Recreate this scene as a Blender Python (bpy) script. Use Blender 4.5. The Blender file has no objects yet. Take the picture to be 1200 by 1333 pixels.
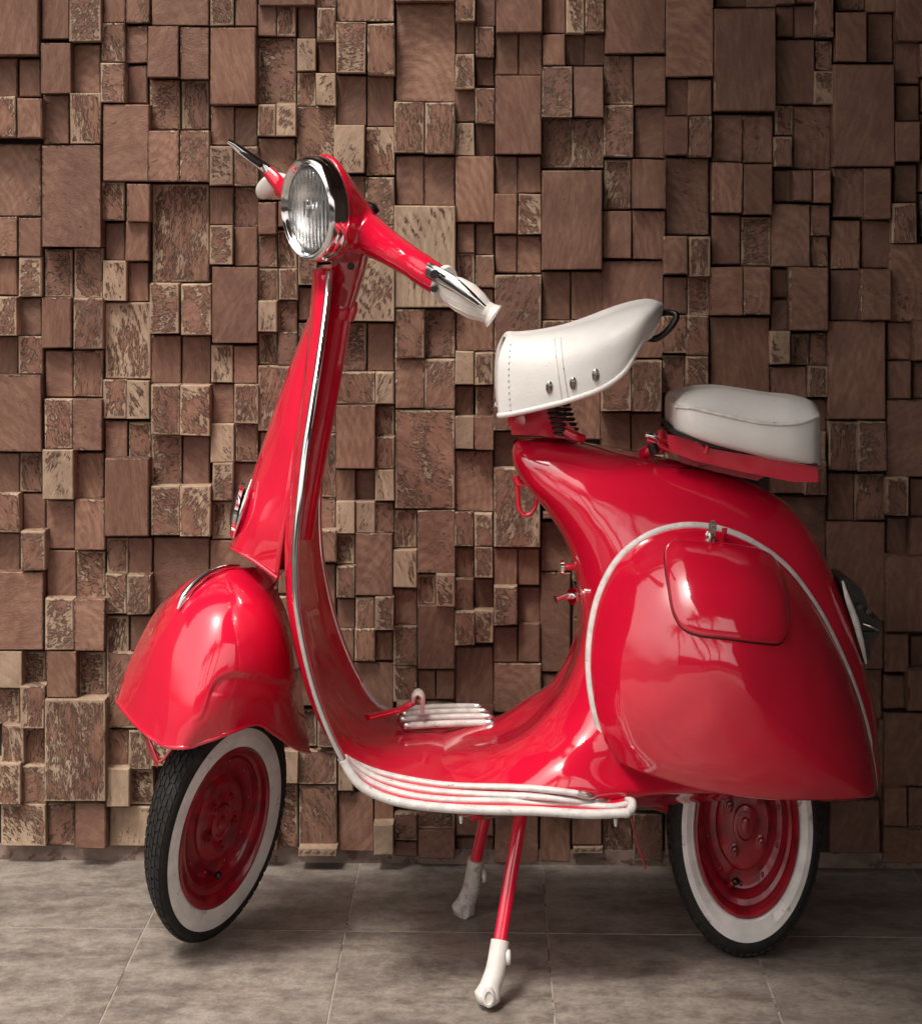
import bpy, bmesh, math, random
import numpy as np
from mathutils import Vector, Matrix
from mathutils.bvhtree import BVHTree
random.seed(7)
R = math.radians
C = bpy.context.scene.collection
scene = bpy.context.scene

# ---------------------------------------------------------------- camera, sky, sun, exposure
F, D, H = 2520.0, 2.8, 1.067          # focal length in photo pixels, metres to the scooter, eye height
cam_data = bpy.data.cameras.new('camera')
cam = bpy.data.objects.new('camera', cam_data); C.objects.link(cam)
cam.location = (0, -D, H); cam.rotation_euler = (R(90), 0, 0)
cam_data.sensor_fit = 'VERTICAL'; cam_data.sensor_height = 36; cam_data.sensor_width = 36
cam_data.lens = 36 * F / 1333; cam_data.shift_y = -(666.5 - 280) / 1333
cam_data.clip_start = 0.05; cam_data.clip_end = 500
scene.camera = cam

SUN_EL, SUN_AZ = 62, -32              # elevation; degrees to the left of straight behind the camera
world = bpy.data.worlds.new('World'); scene.world = world; world.use_nodes = True
nt = world.node_tree; nt.nodes.clear()
sky = nt.nodes.new('ShaderNodeTexSky'); sky.sky_type = 'NISHITA'; sky.sun_disc = False
sky.sun_elevation = R(SUN_EL); sky.sun_rotation = R(180 + SUN_AZ * -1)
sky.dust_density = 4.0; sky.air_density = 1.2
hs = nt.nodes.new('ShaderNodeHueSaturation'); hs.inputs['Saturation'].default_value = 0.12
tint = nt.nodes.new('ShaderNodeMixRGB'); tint.blend_type = 'MULTIPLY'; tint.inputs[0].default_value = 1
tint.inputs[2].default_value = (1.0, 0.93, 0.88, 1)
bg = nt.nodes.new('ShaderNodeBackground'); bg.inputs[1].default_value = 0.15
wo = nt.nodes.new('ShaderNodeOutputWorld')
nt.links.new(sky.outputs[0], hs.inputs['Color']); nt.links.new(hs.outputs[0], tint.inputs[1])
nt.links.new(tint.outputs[0], bg.inputs[0]); nt.links.new(bg.outputs[0], wo.inputs[0])

sd = bpy.data.lights.new('sun', 'SUN'); sd.energy = 1.5; sd.angle = R(12); sd.color = (1, .95, .88)
sun = bpy.data.objects.new('sun', sd); C.objects.link(sun)
_a, _e = R(SUN_AZ), R(SUN_EL)
_dir = Vector((math.sin(_a) * math.cos(_e), -math.cos(_a) * math.cos(_e), math.sin(_e)))
sun.rotation_euler = _dir.to_track_quat('Z', 'Y').to_euler(); sun.location = (-2, -4, 6)

vs = scene.view_settings
vs.view_transform = 'Standard'; vs.look = 'None'; vs.gamma = 1; vs.use_curve_mapping = False
vs.exposure = 0.85

# ---------------------------------------------------------------- helpers
def W(px, py, Y=0.0):
    d = D + Y
    return Vector(((px - 600) / F * d, Y, H - (py - 280) / F * d))

def link(name, me, mat=None, parent=None, smooth=False):
    o = bpy.data.objects.new(name, me); C.objects.link(o)
    if mat is not None and not me.materials: me.materials.append(mat)
    if parent is not None: o.parent = parent
    if smooth:
        me.polygons.foreach_set('use_smooth', [True] * len(me.polygons))
    return o

def finish(bm, name, mat, parent=None, smooth=True, sharp=None, recalc=True):
    if recalc: bmesh.ops.recalc_face_normals(bm, faces=bm.faces[:])
    me = bpy.data.meshes.new(name)
    if smooth:
        for f in bm.faces: f.smooth = True
        if sharp:
            for e in bm.edges:
                if len(e.link_faces) == 2 and e.calc_face_angle(0) > R(sharp): e.smooth = False
    bm.to_mesh(me); bm.free()
    return link(name, me, mat, parent)

def thing(name, label, cat, loc=(0, 0, 0), group=None):
    o = bpy.data.objects.new(name, None); C.objects.link(o); o.location = loc
    o['label'] = label; o['category'] = cat
    if group: o['group'] = group
    o.empty_display_size = .1
    return o

def cr(P, n, closed=False):
    """Catmull-Rom (chord-aware) through P, n samples per span"""
    P = [np.array(p, float) for p in P]
    m = len(P)
    if m < 3 and not closed:
        return [P[0] + (P[-1] - P[0]) * t / n for t in range(n + 1)]
    out = []
    spans = m if closed else m - 1
    def g(i):
        if closed: return P[i % m]
        if i < 0: return 2 * P[0] - P[1]
        if i >= m: return 2 * P[-1] - P[-2]
        return P[i]
    for i in range(spans):
        p0, p1, p2, p3 = g(i - 1), g(i), g(i + 1), g(i + 2)
        d0 = max(np.linalg.norm(p1 - p0), 1e-6) ** .5
        d1 = max(np.linalg.norm(p2 - p1), 1e-6) ** .5
        d2 = max(np.linalg.norm(p3 - p2), 1e-6) ** .5
        if np.linalg.norm(p2 - p1) < 1e-6:
            for k in range(n): out.append(p1.copy())
            continue
        m1 = (p1 - p0) / d0 - (p2 - p0) / (d0 + d1) + (p2 - p1) / d1
        m2 = (p2 - p1) / d1 - (p3 - p1) / (d1 + d2) + (p3 - p2) / d2
        m1, m2 = m1 * d1, m2 * d1
        for k in range(n):
            t = k / n
            out.append((2*t**3 - 3*t*t + 1) * p1 + (t**3 - 2*t*t + t) * m1 + (-2*t**3 + 3*t*t) * p2 + (t**3 - t*t) * m2)
    if not closed: out.append(P[-1])
    return out

def netgrid(rows, nv, nu, closed_u=False, closed_v=False, mirror=False, relax=0):
    """rows of (px,py,Y) -> dense grid of world points"""
    G = []
    for r in rows:
        w = [np.array(W(*p)) for p in r]
        if mirror:
            w = [p * np.array([1, -1, 1]) for p in reversed(w[1:])] + w
        G.append(w)
    if mirror and closed_u: G = [w[:-1] for w in G]
    cols = list(zip(*G))
    dc = [cr(c, nv, closed_v) for c in cols]
    rr = list(zip(*dc))
    g = np.array([cr(list(r), nu, closed_u) for r in rr])
    for _ in range(relax):
        a = g.copy()
        if closed_u:
            a[1:-1] = g[1:-1] * .5 + .125 * (g[:-2] + g[2:] + np.roll(g, 1, 1)[1:-1] + np.roll(g, -1, 1)[1:-1])
        else:
            a[1:-1, 1:-1] = g[1:-1, 1:-1] * .5 + .125 * (g[:-2, 1:-1] + g[2:, 1:-1] + g[1:-1, :-2] + g[1:-1, 2:])
        g = a
    return g

def grid_bm(g, closed_u=False, closed_v=False, cap=False):
    bm = bmesh.new(); nv, nu = g.shape[:2]
    V = [[bm.verts.new(g[i, j]) for j in range(nu)] for i in range(nv)]
    for i in range(nv if closed_v else nv - 1):
        for j in range(nu if closed_u else nu - 1):
            a, b, c, d = V[i][j], V[(i+1) % nv][j], V[(i+1) % nv][(j+1) % nu], V[i][(j+1) % nu]
            try: bm.faces.new((a, b, c, d))
            except ValueError: pass
    if cap:
        for row in (V[0], V[-1]):
            try: bm.faces.new(row)
            except ValueError: pass
    bmesh.ops.remove_doubles(bm, verts=bm.verts[:], dist=2e-5)
    return bm

def patch(name, rows, mat, parent, nv=6, nu=6, closed_u=False, mirror=False, relax=0, thick=0, cap=False, flip=False):
    g = netgrid(rows, nv, nu, closed_u, False, mirror, relax)
    bm = grid_bm(g, closed_u, cap=cap)
    o = finish(bm, name, mat, parent)
    if thick:
        m = o.modifiers.new('thickness', 'SOLIDIFY'); m.thickness = thick; m.offset = 0
    return o, g

def sweep_bm(pts, radii, n=12, up=None, cap=True, closed=False, bm=None, sq=None):
    """tube with elliptical section; radii: float or list of float / (r_side, r_up)"""
    bm = bm or bmesh.new()
    P = [Vector(p) for p in pts]; m = len(P)
    if not isinstance(radii, (list, tuple, np.ndarray)): radii = [radii] * m
    if len(radii) != m:
        xs = np.linspace(0, 1, len(radii)); q = np.linspace(0, 1, m)
        if isinstance(radii[0], (list, tuple)):
            radii = list(zip(np.interp(q, xs, [r[0] for r in radii]), np.interp(q, xs, [r[1] for r in radii])))
        else: radii = list(np.interp(q, xs, radii))
    rings = []; prev = Vector(up) if up is not None else None
    for i, p in enumerate(P):
        if closed: t = P[(i+1) % m] - P[i-1]
        else: t = P[min(i+1, m-1)] - P[max(i-1, 0)]
        if t.length < 1e-9: t = Vector((1, 0, 0))
        t.normalize()
        if prev is None: prev = Vector((0, 0, 1)) if abs(t.z) < .9 else Vector((0, 1, 0))
        base = Vector(up) if up is not None else prev
        u = base - t * base.dot(t)
        if u.length < 1e-4: u = prev - t * prev.dot(t)
        u.normalize(); prev = u; s = t.cross(u)
        r = radii[i]; rs, ru = (r if isinstance(r, (list, tuple)) else (r, r))
        ring = []
        for k in range(n):
            a = 2 * math.pi * k / n
            c, sn = math.cos(a), math.sin(a)
            if sq:
                c = math.copysign(abs(c) ** sq, c); sn = math.copysign(abs(sn) ** sq, sn)
            ring.append(bm.verts.new(p + s * (c * rs) + u * (sn * ru)))
        rings.append(ring)
    for i in range(m if closed else m - 1):
        A, B = rings[i], rings[(i+1) % m]
        for k in range(n): bm.faces.new((A[k], A[(k+1) % n], B[(k+1) % n], B[k]))
    if cap and not closed:
        bm.faces.new(rings[0]); bm.faces.new(rings[-1])
    return bm

def tube(name, ctrl, radii, mat, parent, n=12, seg=6, closed=False, up=None, px=True, sq=None, cap=True, sharp=60):
    P = [W(*p) for p in ctrl] if px else [Vector(p) for p in ctrl]
    pts = cr(P, seg, closed) if len(P) > 2 else cr(P, 2)
    return finish(sweep_bm(pts, radii, n, up, cap, closed, sq=sq), name, mat, parent, sharp=sharp)

SQ = 0.58                              # the place is this narrow along X
def basis_point(Cn, U, V, N, a, b, c):
    d = Vector(U) * a + Vector(V) * b + Vector(N) * c
    return Vector((Cn[0] + d.x * SQ, Cn[1] + d.y, Cn[2] + d.z))

def lathe_bm(Cn, U, V, N, prof, n=64, bm=None, closed_prof=False):
    bm = bm or bmesh.new(); rings = []
    for r, h in prof:
        if r < 1e-5: rings.append([bm.verts.new(basis_point(Cn, U, V, N, 0, 0, h))]); continue
        rings.append([bm.verts.new(basis_point(Cn, U, V, N, r * math.cos(2*math.pi*k/n), r * math.sin(2*math.pi*k/n), h)) for k in range(n)])
    L = len(rings)
    for i in range(L if closed_prof else L - 1):
        A, B = rings[i], rings[(i+1) % L]
        for k in range(n):
            k2 = (k+1) % n
            if len(A) == 1 and len(B) == 1: continue
            if len(A) == 1: bm.faces.new((A[0], B[k2], B[k]))
            elif len(B) == 1: bm.faces.new((A[k], A[k2], B[0]))
            else: bm.faces.new((A[k], A[k2], B[k2], B[k]))
    return bm

def lathe(name, Cn, U, V, N, prof, mat, parent, n=64, closed_prof=False, sharp=45):
    return finish(lathe_bm(Cn, U, V, N, prof, n, closed_prof=closed_prof), name, mat, parent, sharp=sharp)

def box_bm(c, sx, sy, sz, rot=None, bm=None, bevel=0):
    b = bmesh.new()
    bmesh.ops.create_cube(b, size=1)
    for v in b.verts:
        p = Vector((v.co.x*sx, v.co.y*sy, v.co.z*sz))
        if rot is not None: p = rot @ p
        v.co = p + Vector(c)
    if bevel: bmesh.ops.bevel(b, geom=b.edges[:], offset=bevel, segments=2, affect='EDGES', profile=.6)
    if bm is None: return b
    me = bpy.data.meshes.new('t'); b.to_mesh(me); b.free(); bm.from_mesh(me); bpy.data.meshes.remove(me)
    return bm

def plate(name, outline, Y0, Y1, mat, parent, bevel=.002, seg=0, px=True):
    """outline in px at depth Y0, extruded to Y1"""
    pts = outline if not seg else [tuple(p) for p in cr(outline, seg, True)]
    bm = bmesh.new()
    A = [bm.verts.new(W(x, y, Y0)) for x, y in pts]
    off = Vector((0, Y1 - Y0, 0))
    B = [bm.verts.new(v.co + off) for v in A]
    n = len(A)
    bm.faces.new(A); bm.faces.new(B[::-1])
    for i in range(n): bm.faces.new((A[i], B[i], B[(i+1) % n], A[(i+1) % n]))
    if bevel: bmesh.ops.bevel(bm, geom=[e for e in bm.edges if e.calc_face_angle(0) > R(50)], offset=bevel, segments=2, affect='EDGES')
    return finish(bm, name, mat, parent, sharp=40)

def bvh(*objs):
    vs_, fs = [], []
    for o in objs:
        off = len(vs_)
        vs_ += [v.co.copy() for v in o.data.vertices]
        fs += [[i + off for i in p.vertices] for p in o.data.polygons]
    return BVHTree.FromPolygons(vs_, fs)

def onto(tree, px, py, lift=0.0, Yfb=-.1):
    """point of a panel's outer side at this side-view position, lifted off it by lift metres"""
    o = Vector((0, -D, H)); d = (W(px, py, 0) - o).normalized()
    hit = tree.ray_cast(o, d)
    if hit[0] is None: return W(px, py, Yfb)
    n = hit[1]
    if n.dot(d) > 0: n = -n
    return hit[0] + n * lift

# ---------------------------------------------------------------- materials
def newmat(name):
    m = bpy.data.materials.new(name); m.use_nodes = True
    nt = m.node_tree; nt.nodes.clear()
    out = nt.nodes.new('ShaderNodeOutputMaterial'); b = nt.nodes.new('ShaderNodeBsdfPrincipled')
    nt.links.new(b.outputs[0], out.inputs[0])
    return m, nt, b

class N:
    def __init__(s, nt): s.nt = nt
    def add(s, t, **kw):
        n = s.nt.nodes.new(t)
        for k, v in kw.items(): setattr(n, k, v)
        return n
    def link(s, a, b): s.nt.links.new(a, b)
    def put(s, sock, v):
        if hasattr(v, 'is_linked'): s.nt.links.new(v, sock)
        else: sock.default_value = v
    def math(s, op, a, b=0.0, c=None, clamp=False):
        n = s.add('ShaderNodeMath', operation=op); n.use_clamp = clamp
        s.put(n.inputs[0], a); s.put(n.inputs[1], b)
        if c is not None: s.put(n.inputs[2], c)
        return n.outputs[0]
    def vmath(s, op, a, b=(0, 0, 0)):
        n = s.add('ShaderNodeVectorMath', operation=op); s.put(n.inputs[0], a)
        if op == 'SCALE': s.put(n.inputs[3], b)
        else: s.put(n.inputs[1], b)
        return n.outputs[0]
    def noise(s, vec, scale, detail=4, rough=.55, dist=0.0):
        n = s.add('ShaderNodeTexNoise'); s.put(n.inputs['Vector'], vec)
        s.put(n.inputs['Scale'], scale); n.inputs['Detail'].default_value = detail
        n.inputs['Roughness'].default_value = rough; n.inputs['Distortion'].default_value = dist
        return n.outputs[0]
    def ramp(s, fac, lo, hi, smooth=True):
        n = s.add('ShaderNodeMapRange'); n.interpolation_type = 'SMOOTHSTEP' if smooth else 'LINEAR'
        s.put(n.inputs[0], fac); s.put(n.inputs[1], lo); s.put(n.inputs[2], hi)
        n.inputs[3].default_value = 0; n.inputs[4].default_value = 1
        return n.outputs[0]
    def mix(s, f, a, b, mode='MIX'):
        n = s.add('ShaderNodeMixRGB', blend_type=mode); s.put(n.inputs[0], f)
        for i, v in ((1, a), (2, b)):
            if isinstance(v, tuple) and len(v) == 3: v = v + (1,)
            s.put(n.inputs[i], v)
        return n.outputs[0]
    def bump(s, h, strength=.5, dist=.002, normal=None):
        n = s.add('ShaderNodeBump'); s.put(n.inputs['Height'], h)
        n.inputs['Strength'].default_value = strength; n.inputs['Distance'].default_value = dist
        if normal is not None: s.link(normal, n.inputs['Normal'])
        return n.outputs[0]
    def pos(s): return s.add('ShaderNodeNewGeometry').outputs['Position']

def simple(name, col, rough=.5, metal=0, coat=0, var=.12, scale=30, bump=0, bscale=200, bdist=.001, spec=.5, wear=None):
    m, nt, b = newmat(name); n = N(nt); P = n.pos()
    nz = n.noise(P, scale, 5)
    dark = tuple(c * (1 - var * 2) for c in col); light = tuple(min(1, c * (1 + var)) for c in col)
    c = n.mix(n.ramp(nz, .3, .7), dark, light)
    r = n.math('ADD', rough, n.math('MULTIPLY', n.math('SUBTRACT', n.noise(P, scale * 2.3, 4), .5), rough * .6))
    if wear:
        wc, ws, wt = wear
        wm = n.ramp(n.noise(P, ws, 8, .65, .4), wt, wt + .05)
        c = n.mix(wm, c, wc); r = n.math('ADD', r, n.math('MULTIPLY', wm, .2))
    n.put(b.inputs['Base Color'], c); n.put(b.inputs['Roughness'], r)
    b.inputs['Metallic'].default_value = metal; b.inputs['Coat Weight'].default_value = coat
    b.inputs['Coat Roughness'].default_value = .04
    b.inputs['Specular IOR Level'].default_value = spec
    if bump: n.link(n.bump(n.noise(P, bscale, 3), bump, bdist), b.inputs['Normal'])
    return m

def red_paint(name, col=(.64, .007, .036)):
    m, nt, b = newmat(name); n = N(nt); P = n.pos()
    big = n.noise(P, 5, 3)
    c = n.mix(n.ramp(big, .3, .7), tuple(v * .86 for v in col), col)
    grime = n.ramp(n.noise(P, 55, 9, .7, .3), .66, .80)
    zone = n.ramp(n.noise(P, 6, 2), .48, .62)
    g = n.math('MULTIPLY', n.math('MULTIPLY', grime, zone), .6)
    c = n.mix(g, c, (.10, .012, .016))
    chips = n.ramp(n.noise(P, 130, 2, .4), .80, .83)
    mpn = n.add('ShaderNodeMapping'); mpn.inputs['Scale'].default_value = (1, 1, .06); mpn.inputs['Rotation'].default_value = (.3, .9, .4); n.link(P, mpn.inputs[0])
    scr = n.math('MULTIPLY', n.ramp(n.noise(mpn.outputs[0], 420, 2, .4), .77, .80), n.ramp(n.noise(P, 9, 3), .52, .6))
    c = n.mix(n.math('MULTIPLY', scr, .35), c, (.62, .22, .22))
    c = n.mix(n.math('MULTIPLY', chips, .7), c, (.12, .03, .03))
    n.put(b.inputs['Base Color'], c)
    r = n.math('ADD', .12, n.math('MULTIPLY', n.noise(P, 22, 6, .6), .10))
    r = n.math('ADD', r, n.math('MULTIPLY', g, .4))
    n.put(b.inputs['Roughness'], r)
    b.inputs['Specular IOR Level'].default_value = .22; b.inputs['Coat Weight'].default_value = 1; b.inputs['Coat IOR'].default_value = 1.78
    n.put(b.inputs['Coat Roughness'], n.math('ADD', .015, n.math('MULTIPLY', n.noise(P, 40, 5), .04)))
    wob = n.bump(n.noise(P, 8, 2, .5), .5, .012)
    peel = n.bump(n.noise(P, 420, 2, .5), .05, .0006, wob)
    n.link(peel, b.inputs['Normal']); n.link(peel, b.inputs['Coat Normal'])
    return m

M = {}
M['red'] = red_paint('red_paint')
M['red_shield'] = red_paint('red_paint_low_reflection', (.64, .007, .036))  # same red paint, coat cut to keep wall reflections off the shield
_b = [x for x in M['red_shield'].node_tree.nodes if x.type == 'BSDF_PRINCIPLED'][0]
_b.inputs['Coat Weight'].default_value = .55; _b.inputs['Specular IOR Level'].default_value = .25
M['red_dark'] = red_paint('red_paint_shaded', (.42, .006, .016))  # same red paint darkened, shade put into the colour of lower and inner parts
M['wheel_red'] = simple('wheel_red', (.25, .005, .015), .32, coat=.5, var=.2, scale=40, wear=((.05, .008, .008), 60, .66))
M['chrome'] = simple('chrome', (.78, .77, .76), .09, 1, var=.06, scale=50, wear=((.22, .18, .16), 90, .68))
M['alu'] = simple('aluminium', (.62, .60, .58), .3, 1, var=.12, scale=70, bump=.3, bscale=300, bdist=.0005)
M['leather'] = simple('white_leather', (.72, .70, .67), .45, var=.05, scale=9, bump=.5, bscale=300, bdist=.0010, wear=((.42, .37, .33), 60, .66))
M['rubber_white'] = simple('white_rubber', (.66, .64, .60), .5, var=.10, scale=60, wear=((.20, .16, .14), 150, .62), bump=.2, bscale=300)
M['piping'] = simple('white_piping', (.60, .575, .55), .45, var=.08, scale=80, wear=((.22, .19, .17), 170, .62))
M['whitewall'] = simple('whitewall', (.70, .68, .66), .55, var=.09, scale=22, wear=((.40, .35, .32), 38, .60))
M['grip'] = simple('grip_rubber', (.76, .71, .66), .35, coat=.3, var=.05, scale=60)
M['boot'] = simple('stand_boot', (.62, .59, .55), .5, var=.05, scale=60, bump=.2, bscale=260)
M['boot_old'] = simple('stand_boot_weathered', (.52, .49, .45), .65, var=.1, scale=60, wear=((.34, .29, .25), 110, .56), bump=.5, bscale=260)
M['tyre'] = simple('tyre_rubber', (.007, .006, .006), .75, wear=((.035, .028, .024), 30, .60), var=.3, scale=60, bump=.4, bscale=240)
M['black'] = simple('black_plastic', (.006, .005, .005), .3, var=.2, scale=30)
M['dark'] = simple('dark_rubber', (.02, .012, .013), .7, var=.2)
M['spring'] = simple('spring_steel', (.05, .04, .04), .5, .6, var=.3, scale=90)
M['seam'] = simple('door_seam', (.035, .003, .005), .5, var=.1)
M['bronze'] = simple('rivet_metal', (.42, .37, .32), .28, 1, var=.3, scale=300)
M['reflector'] = simple('reflector', (.95, .95, .94), .28, 1, var=.02, scale=20)

def glass_mat():
    m, nt, b = newmat('headlight_glass'); n = N(nt); P = n.pos()
    b.inputs['Base Color'].default_value = (.95, .95, .95, 1)
    b.inputs['Transmission Weight'].default_value = 1; b.inputs['IOR'].default_value = 1.45
    b.inputs['Roughness'].default_value = .03
    s = n.add('ShaderNodeSeparateXYZ'); n.link(P, s.inputs[0])
    w = n.add('ShaderNodeTexWave', wave_type='BANDS', bands_direction='X'); w.inputs['Scale'].default_value = 60
    w.inputs['Distortion'].default_value = 1.0; n.link(P, w.inputs['Vector'])
    n.link(n.bump(w.outputs[0], .7, .0015), b.inputs['Normal'])
    return m
M['glass'] = glass_mat()

# ---------------------------------------------------------------- wall of wood blocks
def block_mat():
    m, nt, b = newmat('wall_wood'); n = N(nt)
    uv = n.add('ShaderNodeUVMap', uv_map='metric').outputs[0]
    uv1 = n.add('ShaderNodeUVMap', uv_map='unit').outputs[0]
    at = n.add('ShaderNodeAttribute', attribute_name='look'); sp = n.add('ShaderNodeSeparateColor'); n.link(at.outputs['Color'], sp.inputs[0])
    tone, wear, seed = sp.outputs[0], sp.outputs[1], sp.outputs[2]
    ringy = at.outputs['Alpha']
    off = n.add('ShaderNodeCombineXYZ'); n.link(n.math('MULTIPLY', seed, 37.0), off.inputs[2]); n.link(n.math('MULTIPLY', seed, 11.0), off.inputs[0])
    rot = n.add('ShaderNodeVectorRotate', rotation_type='Z_AXIS'); n.link(uv, rot.inputs['Vector'])
    n.link(n.math('MULTIPLY', seed, 43.0), rot.inputs['Angle'])
    g = rot.outputs[0]
    P = n.vmath('ADD', g, off.outputs[0])
    st = n.add('ShaderNodeMapping'); st.inputs['Scale'].default_value = (1, 3.2, 1); n.link(P, st.inputs[0]); PS = st.outputs[0]
    # end-grain rings
    cen = n.vmath('ADD', g, n.vmath('SCALE', n.vmath('SUBTRACT', at.outputs['Vector'], (.5, .5, .5)), .12))
    wv = n.add('ShaderNodeTexWave', wave_type='RINGS', rings_direction='Z'); n.link(cen, wv.inputs['Vector'])
    wv.inputs['Scale'].default_value = 17; wv.inputs['Distortion'].default_value = 5; wv.inputs['Detail'].default_value = 3
    wv.inputs['Detail Scale'].default_value = 1.2
    rings = wv.outputs['Fac']
    # edge distance in metres -> worn border
    s1 = n.add('ShaderNodeSeparateXYZ'); n.link(uv1, s1.inputs[0]); s2 = n.add('ShaderNodeSeparateXYZ'); n.link(uv, s2.inputs[0])
    def ed(u):
        return n.math('SUBTRACT', .5, n.math('ABSOLUTE', n.math('SUBTRACT', u, .5)))
    sz = n.add('ShaderNodeUVMap', uv_map='size').outputs[0]; s3 = n.add('ShaderNodeSeparateXYZ'); n.link(sz, s3.inputs[0])
    e = n.math('MINIMUM', n.math('MULTIPLY', ed(s1.outputs[0]), s3.outputs[0]), n.math('MULTIPLY', ed(s1.outputs[1]), s3.outputs[1]))
    edge = n.math('SUBTRACT', 1.0, n.ramp(e, 0.0, .006))
    flake = n.noise(PS, n.math('ADD', 42, n.math('MULTIPLY', n.math('FRACT', n.math('MULTIPLY', seed, 7.3)), 45)), 8, .68, 1.0)
    fine = n.noise(PS, 150, 6, .6, .8)
    patchy = n.noise(P, 17, 3, .5)
    f = n.math('ADD', n.math('MULTIPLY', flake, .66), n.math('MULTIPLY', fine, .34))
    f = n.math('ADD', f, n.math('MULTIPLY', n.math('SUBTRACT', patchy, .5), .55))
    f = n.math('ADD', f, n.math('MULTIPLY', edge, .16))
    f = n.math('ADD', f, n.math('MULTIPLY', n.math('SUBTRACT', rings, .5), n.math('MULTIPLY', ringy, .14)))
    th = n.math('SUBTRACT', .80, n.math('MULTIPLY', wear, .40))
    raw = n.ramp(f, th, n.math('ADD', th, .035))
    rim = n.math('MULTIPLY', n.ramp(f, n.math('SUBTRACT', th, .045), th), n.math('SUBTRACT', 1.0, raw))
    # colours
    var = n.math('ADD', n.math('MULTIPLY', n.noise(PS, 26, 6, .6, .5), .9), n.math('MULTIPLY', rings, n.math('MULTIPLY', ringy, .14)))
    dk = n.mix(n.ramp(var, .25, .95), (.145, .067, .044), (.325, .195, .13))
    dk = n.mix(n.math('MULTIPLY', n.ramp(fine, .42, .6), .25), dk, (.30, .17, .12))
    lt = n.mix(n.ramp(var, .2, .9), (.27, .185, .125), (.43, .325, .228))
    dk = n.mix(n.math('MULTIPLY', rim, .8), dk, (.05, .018, .014))
    c = n.mix(raw, dk, lt)
    pore = n.ramp(n.noise(P, 210, 2, .5), .70, .76)
    c = n.mix(n.math('MULTIPLY', pore, .35), c, (.07, .03, .025))
    blot = n.ramp(n.noise(P, 9, 4, .6, .6), .30, .68)
    c = n.mix(n.math('MULTIPLY', n.math('SUBTRACT', 1.0, blot), .42), c, (.085, .036, .028))
    tn = n.math('ADD', .62, n.math('MULTIPLY', tone, 1.0))
    tc = n.add('ShaderNodeCombineColor'); [n.link(tn, tc.inputs[i]) for i in range(3)]
    c = n.mix(1.0, c, tc.outputs[0], 'MULTIPLY')
    n.put(b.inputs['Base Color'], c)
    n.put(b.inputs['Roughness'], n.math('ADD', .48, n.math('MULTIPLY', raw, .3)))
    b.inputs['Specular IOR Level'].default_value = .35
    h = n.math('ADD', n.math('MULTIPLY', raw, -.55), n.math('MULTIPLY', fine, .55))
    h = n.math('ADD', h, n.math('MULTIPLY', rim, .5))
    h = n.math('ADD', h, n.math('MULTIPLY', rings, n.math('MULTIPLY', ringy, .16)))
    n.link(n.bump(h, 1.0, .0024), b.inputs['Normal'])
    return m
M['block'] = block_mat()
M['plaster'] = simple('wall_backing', (.045, .028, .024), .9, var=.2, scale=12, bump=.4, bscale=60)
M['skirt'] = simple('skirting', (.24, .17, .14), .7, var=.2, scale=25, wear=((.12, .07, .06), 30, .55), bump=.4, bscale=120)

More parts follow.
